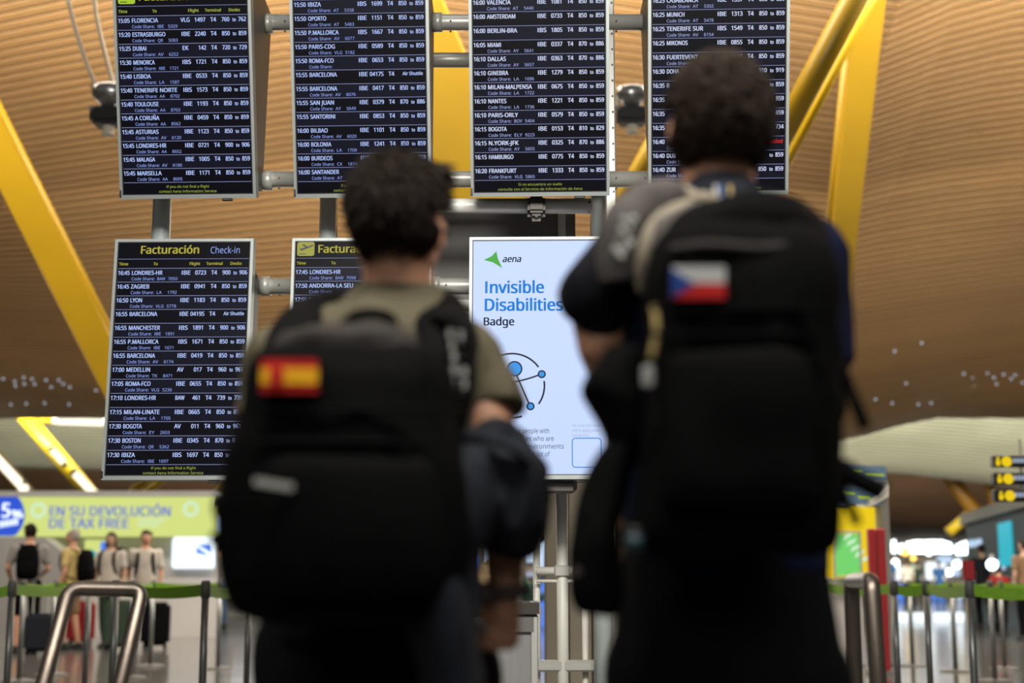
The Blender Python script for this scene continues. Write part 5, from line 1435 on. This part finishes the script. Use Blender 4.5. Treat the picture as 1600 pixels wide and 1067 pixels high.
    b = MB(); b.bbox(P(345, 843, 1.98), (.03, .012, .02), .003, 1); b.build('buckle', M['strap'], bp)
    for y in (640, 690): 
        a, c_ = P(394, y, Yp - .15), P(700, y, Yp - .15); MB().tube([a, c_], .0035, 8).build('zip', M['strap'], bp, smooth=True)

    # jacket hung over the forearm ----------------------------------
    j = thing('jacket', 'slate grey jacket draped over the left man\'s right arm', 'jacket', P(740, 1090, 2.2))
    b = MB()
    b.loft(prow([(862, 772, 832, .05), (840, 745, 842, .09), (800, 708, 850, .12), (760, 690, 850, .125), (720, 688, 838, .12), (692, 700, 800, .10), (676, 725, 772, .06)], 2.22, .1), 30, 2.2)
    b.loft(prow([(1150, 660, 750, .06), (1067, 650, 754, .07), (1000, 645, 750, .08), (930, 642, 742, .085), (870, 645, 748, .09), (800, 655, 770, .10), (740, 668, 775, .10), (700, 690, 765, .08)], 2.12, .08), 28, 2.3)
    b.limb([P(700, 715, 2.18), P(770, 700, 2.25), P(820, 740, 2.28)], [.05, .05, .045], 14)
    b.remeshed(.006, 3, wob=.022, ws=13, wob2=.008, ws2=24).build('folded_body', M['jacket'], j, smooth=True)
    b = MB(); b.tube(spline([tuple(P(*q)) for q in ((722, 690, 2.14), (760, 684, 2.10), (800, 700, 2.10), (826, 725, 2.12))], 5), .011, 10, flat=.6); b.build('collar_fold', M['jacket'], j, smooth=True)
    b = MB(); b.loft(prow([(1150, 680, 745, .05), (1060, 665, 748, .055), (980, 655, 742, .06), (920, 655, 732, .06), (880, 664, 725, .04)], 2.03, .05), 22, 2.3)
    b.remeshed(.007, 3, wob=.012, ws=14).build('hanging_sleeve', M['navy_dark'], j, smooth=True)
left_man()

def right_man():
    Y = 2.27
    cx = P(1140, 600, Y).x
    t = thing('person', 'taller curly haired man in dark jacket seen from behind, on the right', 'person', (cx, Y, 0))
    hc = P(1121, 207, Y); s = 1.0; yaw = .08
    b = MB()
    b.loft([(z, cx, Y, w_, d) for z, w_, d in ((.84, .13, .10), (.95, .135, .10), (1.1, .135, .095), (1.3, .15, .10), (1.42, .165, .095), (1.48, .16, .08), (1.53, .11, .075), (1.57, .065, .065))], 24, 2.3)
    b.limb([P(1124, 350, Y), hc + Vector((0, 0, -.03))], [.064, .060], 16)
    head(b, hc, s, yaw)
    shl, shr = P(992, 405, Y), P(1258, 410, Y)
    el_l, wr_l = P(940, 540, Y - .02), P(960, 620, Y + .24)
    el_r, wr_r = P(1278, 596, Y + .02), P(1270, 640, Y + .27)
    b.limb([shl, P(930, 455, Y), el_l, wr_l], [.055, .048, .040, .029], 16); b.limb([shr, el_r, wr_r], [.058, .044, .029], 16)
    hand(b, wr_l, Vector((.2, 1, .1)), Vector((0, -.1, 1)), Vector((1, -.1, 0)), 1.0, .7)
    hand(b, wr_r, Vector((-.2, 1, .1)), Vector((0, -.1, 1)), Vector((-1, -.1, 0)), 1.0, .7)
    for sx in (-1, 1): b.limb([(cx + sx * .075, Y, .90), (cx + sx * .105, Y + .02, .50), (cx + sx * .125, Y, .08)], [.072, .055, .042], 14); b.limb([(cx + sx * .125, Y - .03, .04), (cx + sx * .135, Y + .14, .03)], [.036, .027], 10)
    b.remeshed(.0055, 5).build('body', M['skin'], t, smooth=True)
    Rz = Matrix.Rotation(yaw, 3, 'Z'); face_parts(t, lambda x, y, z: hc + Rz @ Vector((x * s, y * s, z * s)), s)
    g = MB()
    g.loft(prow([(900, 985, 1290, .15), (800, 975, 1298, .15), (700, 972, 1300, .145), (600, 970, 1303, .145), (500, 968, 1308, .14), (430, 968, 1308, .135), (380, 985, 1290, .12), (345, 1015, 1250, .10), (315, 1050, 1200, .085), (292, 1062, 1184, .075)], Y, .14), 32, 2.4)
    g.limb([shr, P(1270, 470, Y), P(1278, 545, Y)], [.078, .068, .056], 18); g.tube([P(1278, 520, Y), P(1281, 568, Y)], [.057, .056], 20)
    g.remeshed(.0075, 3, wob=.010, ws=12, wob2=.003, ws2=26).build('jacket_body', M['navy'], t, smooth=True)
    # left sleeve, puffed round the raised upper arm
    g = MB(); g.limb([shl, P(950, 440, Y - .03), P(930, 456, Y - .04)], [.072, .066, .062], 20); g.limb([P(930, 456, Y - .04), P(940, 500, Y - .03)], [.060, .042], 18)
    g.remeshed(.0075, 3, wob=.016, ws=14).build('left_sleeve', M['jacket_black'], t, smooth=True)
    c = MB(); c.loft(prow([(345, 1035, 1215, .10), (318, 1052, 1196, .09), (300, 1062, 1184, .082), (290, 1070, 1176, .076), (284, 1076, 1170, .07)], Y, .09, sub=3), 28, 2.2); c.build('collar', M['navy_dark'], t, smooth=True)
    for k, (px, m) in enumerate(((1119, 'flag_white'), (1128, 'blue_cloth'), (1141, 'yellow_cloth'))):
        a, b_ = P(px - 3.5, 290, Y - .098), P(px + 3.5, 318, Y - .108); MB().box((a + b_) / 2, (b_.x - a.x, .006, a.z - b_.z), Matrix.Rotation(-.25, 3, 'X')).build('collar_stripe', M[m], t)
    tr = MB(); tr.loft(prow([(1120, 975, 1300, .13), (1085, 960, 1312, .145), (1045, 953, 1318, .15), (1000, 958, 1312, .15), (920, 968, 1300, .15), (860, 978, 1290, .145), (820, 990, 1282, .13)], Y, .15), 28, 2.4)
    for sx, fx in ((-1, 1040), (1, 1226)):
        p = P(fx, 1060, Y); tr.limb([(p.x, Y, p.z), (cx + sx * .115, Y + .02, .48), (cx + sx * .125, Y, .12)], [.106, .085, .072], 16)
    tr.remeshed(.009, 3, wob=.014, ws=7, wob2=.003, ws2=16).build('trousers', M['trouser'], t, smooth=True)
    for sx in (-1, 1):
        MB().loft([(0, cx + sx * .13, Y + .05, .052, .15), (.035, cx + sx * .13, Y + .05, .054, .15), (.07, cx + sx * .13, Y + .03, .047, .115), (.12, cx + sx * .13, Y - .03, .052, .062)], 20, 2.3).build('shoe', M['shoe'], t, smooth=True)
    make_hair(t, hc + Vector((0, -.005, -.002)), 1.0, yaw, M['hair_brown'], 'curly', 2600, .015, grow=1.0, sz=1.0, fine=.55)
    # folded grey hood bundle on the left shoulder
    hb = thing('neck_cushion', 'dark grey roll with pale taupe edging on the taller man\'s left shoulder', 'hood roll', P(1040, 360, 2.15))
    def T(nm, pts, r, m, flat=1.0, wob=0):
        b = MB(); b.tube(spline([tuple(P(*q)) for q in pts], 6), r, 14, flat=flat)
        if wob: b = b.remeshed(.005, 2, wob=wob, ws=26)
        return b.build(nm, M[m], hb, smooth=True)
    T('outer_roll', [(968, 440, 2.14), (964, 390, 2.13), (982, 345, 2.13), (1015, 318, 2.16), (1050, 312, 2.2)], .036, 'greycloth', wob=.008)
    T('outer_edge', [(1020, 300, 2.2), (1045, 293, 2.19), (1068, 297, 2.18), (1086, 308, 2.17)], .0095, 'taupe_cloth')
    T('inner_edge', [(1008, 455, 2.08), (1006, 410, 2.06), (1016, 370, 2.06), (1034, 342, 2.08), (1058, 328, 2.1), (1078, 322, 2.12)], .013, 'taupe_cloth', .8)
    T('inner_roll', [(1030, 400, 2.06), (1042, 362, 2.07), (1075, 342, 2.1), (1105, 340, 2.12), (1130, 350, 2.12)], .023, 'greycloth', wob=.010)
    T('knot', [(1082, 318, 2.13), (1098, 312, 2.12), (1116, 318, 2.12), (1128, 334, 2.12)], .014, 'taupe_cloth', wob=.005)
    T('lower_fold', [(1040, 380, 2.03), (1075, 360, 2.03), (1115, 358, 2.04), (1150, 350, 2.06)], .009, 'print', .7)
    pr = MB(); rnd = random.Random(5)
    for i, (x, y) in enumerate(((976, 342), (984, 352), (990, 340), (972, 358), (980, 368), (968, 374), (976, 386), (986, 378), (962, 388), (970, 398))):
        p = P(x, y, 2.088 + .004 * (i % 3)); pr.box(p, (.011, .004, .009), Matrix.Rotation(.6, 3, 'Y'))
    tag(pr.build('pale_print', M['print'], hb), 'pale grey print marks', kind='stuff')

    # backpack ------------------------------------------------------
    Yp = 1.98
    bp = thing('backpack', 'tall black backpack with Czech flag patch on the taller man', 'backpack', (P(1155, 850, Yp).x, Yp, P(1155, 862, Yp).z))
    b = MB(); b.loft(prow([(868, 1090, 1230, .05), (860, 1010, 1290, .10), (838, 985, 1303, .13), (780, 990, 1306, .14), (700, 1004, 1304, .145), (600, 1008, 1304, .145), (500, 1010, 1300, .14), (430, 1014, 1290, .13), (390, 1024, 1276, .11), (368, 1040, 1262, .08), (356, 1075, 1230, .04)], Yp, .14, sub=6), 40, 3.0)
    b.remeshed(.0075, 3, wob=.010, ws=10, wob2=.004, ws2=20).build('main_bag', M['pack'], bp, smooth=True)
    b = MB(); b.loft(prow([(800, 1040, 1270, .02), (780, 1030, 1280, .045), (700, 1034, 1278, .05), (620, 1038, 1272, .05), (560, 1045, 1262, .04), (548, 1065, 1240, .02)], Yp - .145, .05), 30, 3.0)
    b.remeshed(.007, 3, wob=.006, ws=14).build('front_pocket', M['pack'], bp, smooth=True)
    b = MB(); b.loft(prow([(400, 1035, 1285, .07, Yp + .02), (372, 1040, 1280, .11, Yp + .04), (345, 1060, 1262, .12, Yp + .07), (330, 1100, 1245, .10, Yp + .10), (322, 1150, 1225, .04, Yp + .12)], Yp, .1), 30, 2.6)
    b.remeshed(.007, 3, wob=.012, ws=18).build('lid', M['pack'], bp, smooth=True)
    b = MB(); b.tube(spline([tuple(P(*q)) for q in ((1050, 392, 1.88), (1110, 385, 1.86), (1180, 390, 1.86), (1240, 386, 1.87), (1282, 395, 1.9))], 5), .012, 10, flat=.7); b.build('lid_fold', M['pack_top_lit'], bp, smooth=True)
    for y in (470, 510, 550, 600, 650): 
        a, c_ = P(1020, y + 12, Yp - .142), P(1292, y + 12, Yp - .142); b = MB(); b.tube([a, c_], .0045, 8, flat=.6); b.build('webbing_row', M['strap'], bp, smooth=True)
    for pts, r_ in (([(1060, 430, Yp + .10), (1030, 380, Yp + .18), (1035, 340, Y - .06), (1050, 330, Y + .04), (1040, 380, Y + .14), (1010, 520, Y + .12), (1000, 640, Yp + .16)], .042),
                    ([(1240, 420, Yp + .10), (1258, 370, Yp + .16), (1240, 335, Y - .08), (1220, 322, Y + .02), (1225, 350, Y + .12), (1270, 520, Y + .12), (1290, 660, Yp + .16)], .044)):
        b = MB(); b.tube(spline([tuple(P(*q)) for q in pts], 5), r_, 12, flat=.45, up=(0, -1, .2)); b.build('shoulder_strap', M['strap'], bp, smooth=True)
    b = MB(); b.limb([P(1222, 333, 2.1), P(1244, 330, 2.1), P(1262, 352, 2.08)], [.012, .016, .014], 10); b.build('strap_adjuster', M['pack_top_lit'], bp, smooth=True)
    # czech flag
    patch(bp, 1050, 417, 1133, 467, Yp - .145, [('white_field', [(0, .48), (1, .48), (1, 1), (0, 1)], 'flag_white'), ('red_field', [(0, 0), (1, 0), (1, .48), (0, .48)], 'flag_red')], 'flag_patch', 'Czech flag patch, white over red with blue wedge')
    fp = [c for c in bp.children if c.name.startswith('flag_patch')][0]
    a, b_, c_ = P(1050, 420, Yp - .149), P(1050, 464, Yp - .149), P(1086, 443, Yp - .149); MB().add([a, b_, c_, a + Vector((0, .003, 0)), b_ + Vector((0, .003, 0)), c_ + Vector((0, .003, 0))], [(0, 1, 2), (5, 4, 3), (0, 3, 4, 1), (1, 4, 5, 2), (2, 5, 3, 0)]).build('blue_wedge', M['flag_blue'], fp)
    b = MB(); b.tube(spline([tuple(P(*q)) for q in ((1022, 480, 1.86), (1026, 520, 1.85), (1018, 560, 1.85))], 5), .0045, 8); o = b.build('zip_cord', M['yellow_cloth'], bp, smooth=True); o['label'] = 'dull yellow zip cord'
    b = MB(); b.bbox(P(1013, 588, 1.85), (.016, .008, .028), .003, 1); o = b.build('zip_tag', M['print'], bp); o['label'] = 'pale grey zip pull tag'
    # side straps on the right
    for nm, pts, r_, fl in (('loose_strap', [(1300, 520, 2.0), (1312, 565, 1.98), (1328, 610, 1.97), (1343, 645, 1.96), (1352, 670, 1.96)], .010, .9), ('thick_loose_strap', [(1296, 728, 2.0), (1318, 738, 1.97), (1345, 752, 1.95), (1382, 770, 1.94)], .017, .9),
                        ('thin_loose_strap', [(1312, 745, 1.97), (1322, 780, 1.96), (1334, 805, 1.95), (1339, 820, 1.95)], .008, .9), ('strap_loop', [(1296, 720, 2.0), (1316, 722, 1.97), (1334, 735, 1.96), (1326, 752, 1.96), (1304, 770, 1.98)], .008, .8)):
        b = MB(); b.tube(spline([tuple(P(*q)) for q in pts], 5), r_, 10, flat=fl); b.build(nm, M['strap'], bp, smooth=True)
    # side pouch hanging on the left + water bottle tip
    pc = thing('camera_pouch', 'black pouch hanging at the taller man\'s left hip', 'pouch', P(930, 962, 2.0))
    b = MB(); b.loft(prow([(962, 915, 950, .03), (952, 898, 966, .07), (920, 887, 972, .085), (870, 887, 972, .085), (835, 896, 968, .08), (800, 905, 975, .07), (760, 916, 985, .06), (720, 930, 990, .05), (690, 945, 995, .04)], 2.02, .07), 26, 2.4)
    b.remeshed(.006, 3, wob=.010, ws=16).build('bag', M['pack'], pc, smooth=True)
    b = MB(); b.tube(spline([tuple(P(*q)) for q in ((948, 700, 2.0), (938, 740, 1.99), (928, 775, 1.98), (915, 810, 1.97))], 4), .006, 8); b.build('strap', M['strap'], pc, smooth=True)
    b = MB(); b.bbox(P(900, 893, 1.93), (.014, .006, .014), .004, 2); b.build('metal_tag', M['greycloth'], pc)
    sp = MB(); sp.loft(prow([(730, 955, 1015, .06), (700, 945, 1015, .08), (660, 935, 1015, .09), (630, 920, 1015, .095), (612, 908, 1015, .09), (590, 914, 1015, .08), (568, 930, 1015, .07), (545, 945, 1015, .05)], 2.06, .08), 26, 2.2)
    sp.remeshed(.006, 3, wob=.006, ws=16).build('side_pocket', M['pack'], bp, smooth=True)
    bo = thing('water_bottle', 'teal bottle tip showing under the taller man\'s pack', 'bottle', P(992, 850, 1.95))
    c0 = P(993, 842, 1.92); MB().loft([(c0.z - .014, c0.x, c0.y, .010, .010), (c0.z - .008, c0.x, c0.y, .013, .013), (c0.z + .006, c0.x, c0.y, .013, .013)], 16, 2).build('bottle_body', material('teal plastic', (.02, .05, .06, 1), .5), bo, smooth=True)
    MB().loft([(c0.z + .006, c0.x, c0.y, .010, .010), (c0.z + .016, c0.x, c0.y, .010, .010)], 14, 2).build('cap', M['black'], bo, smooth=True)
right_man()
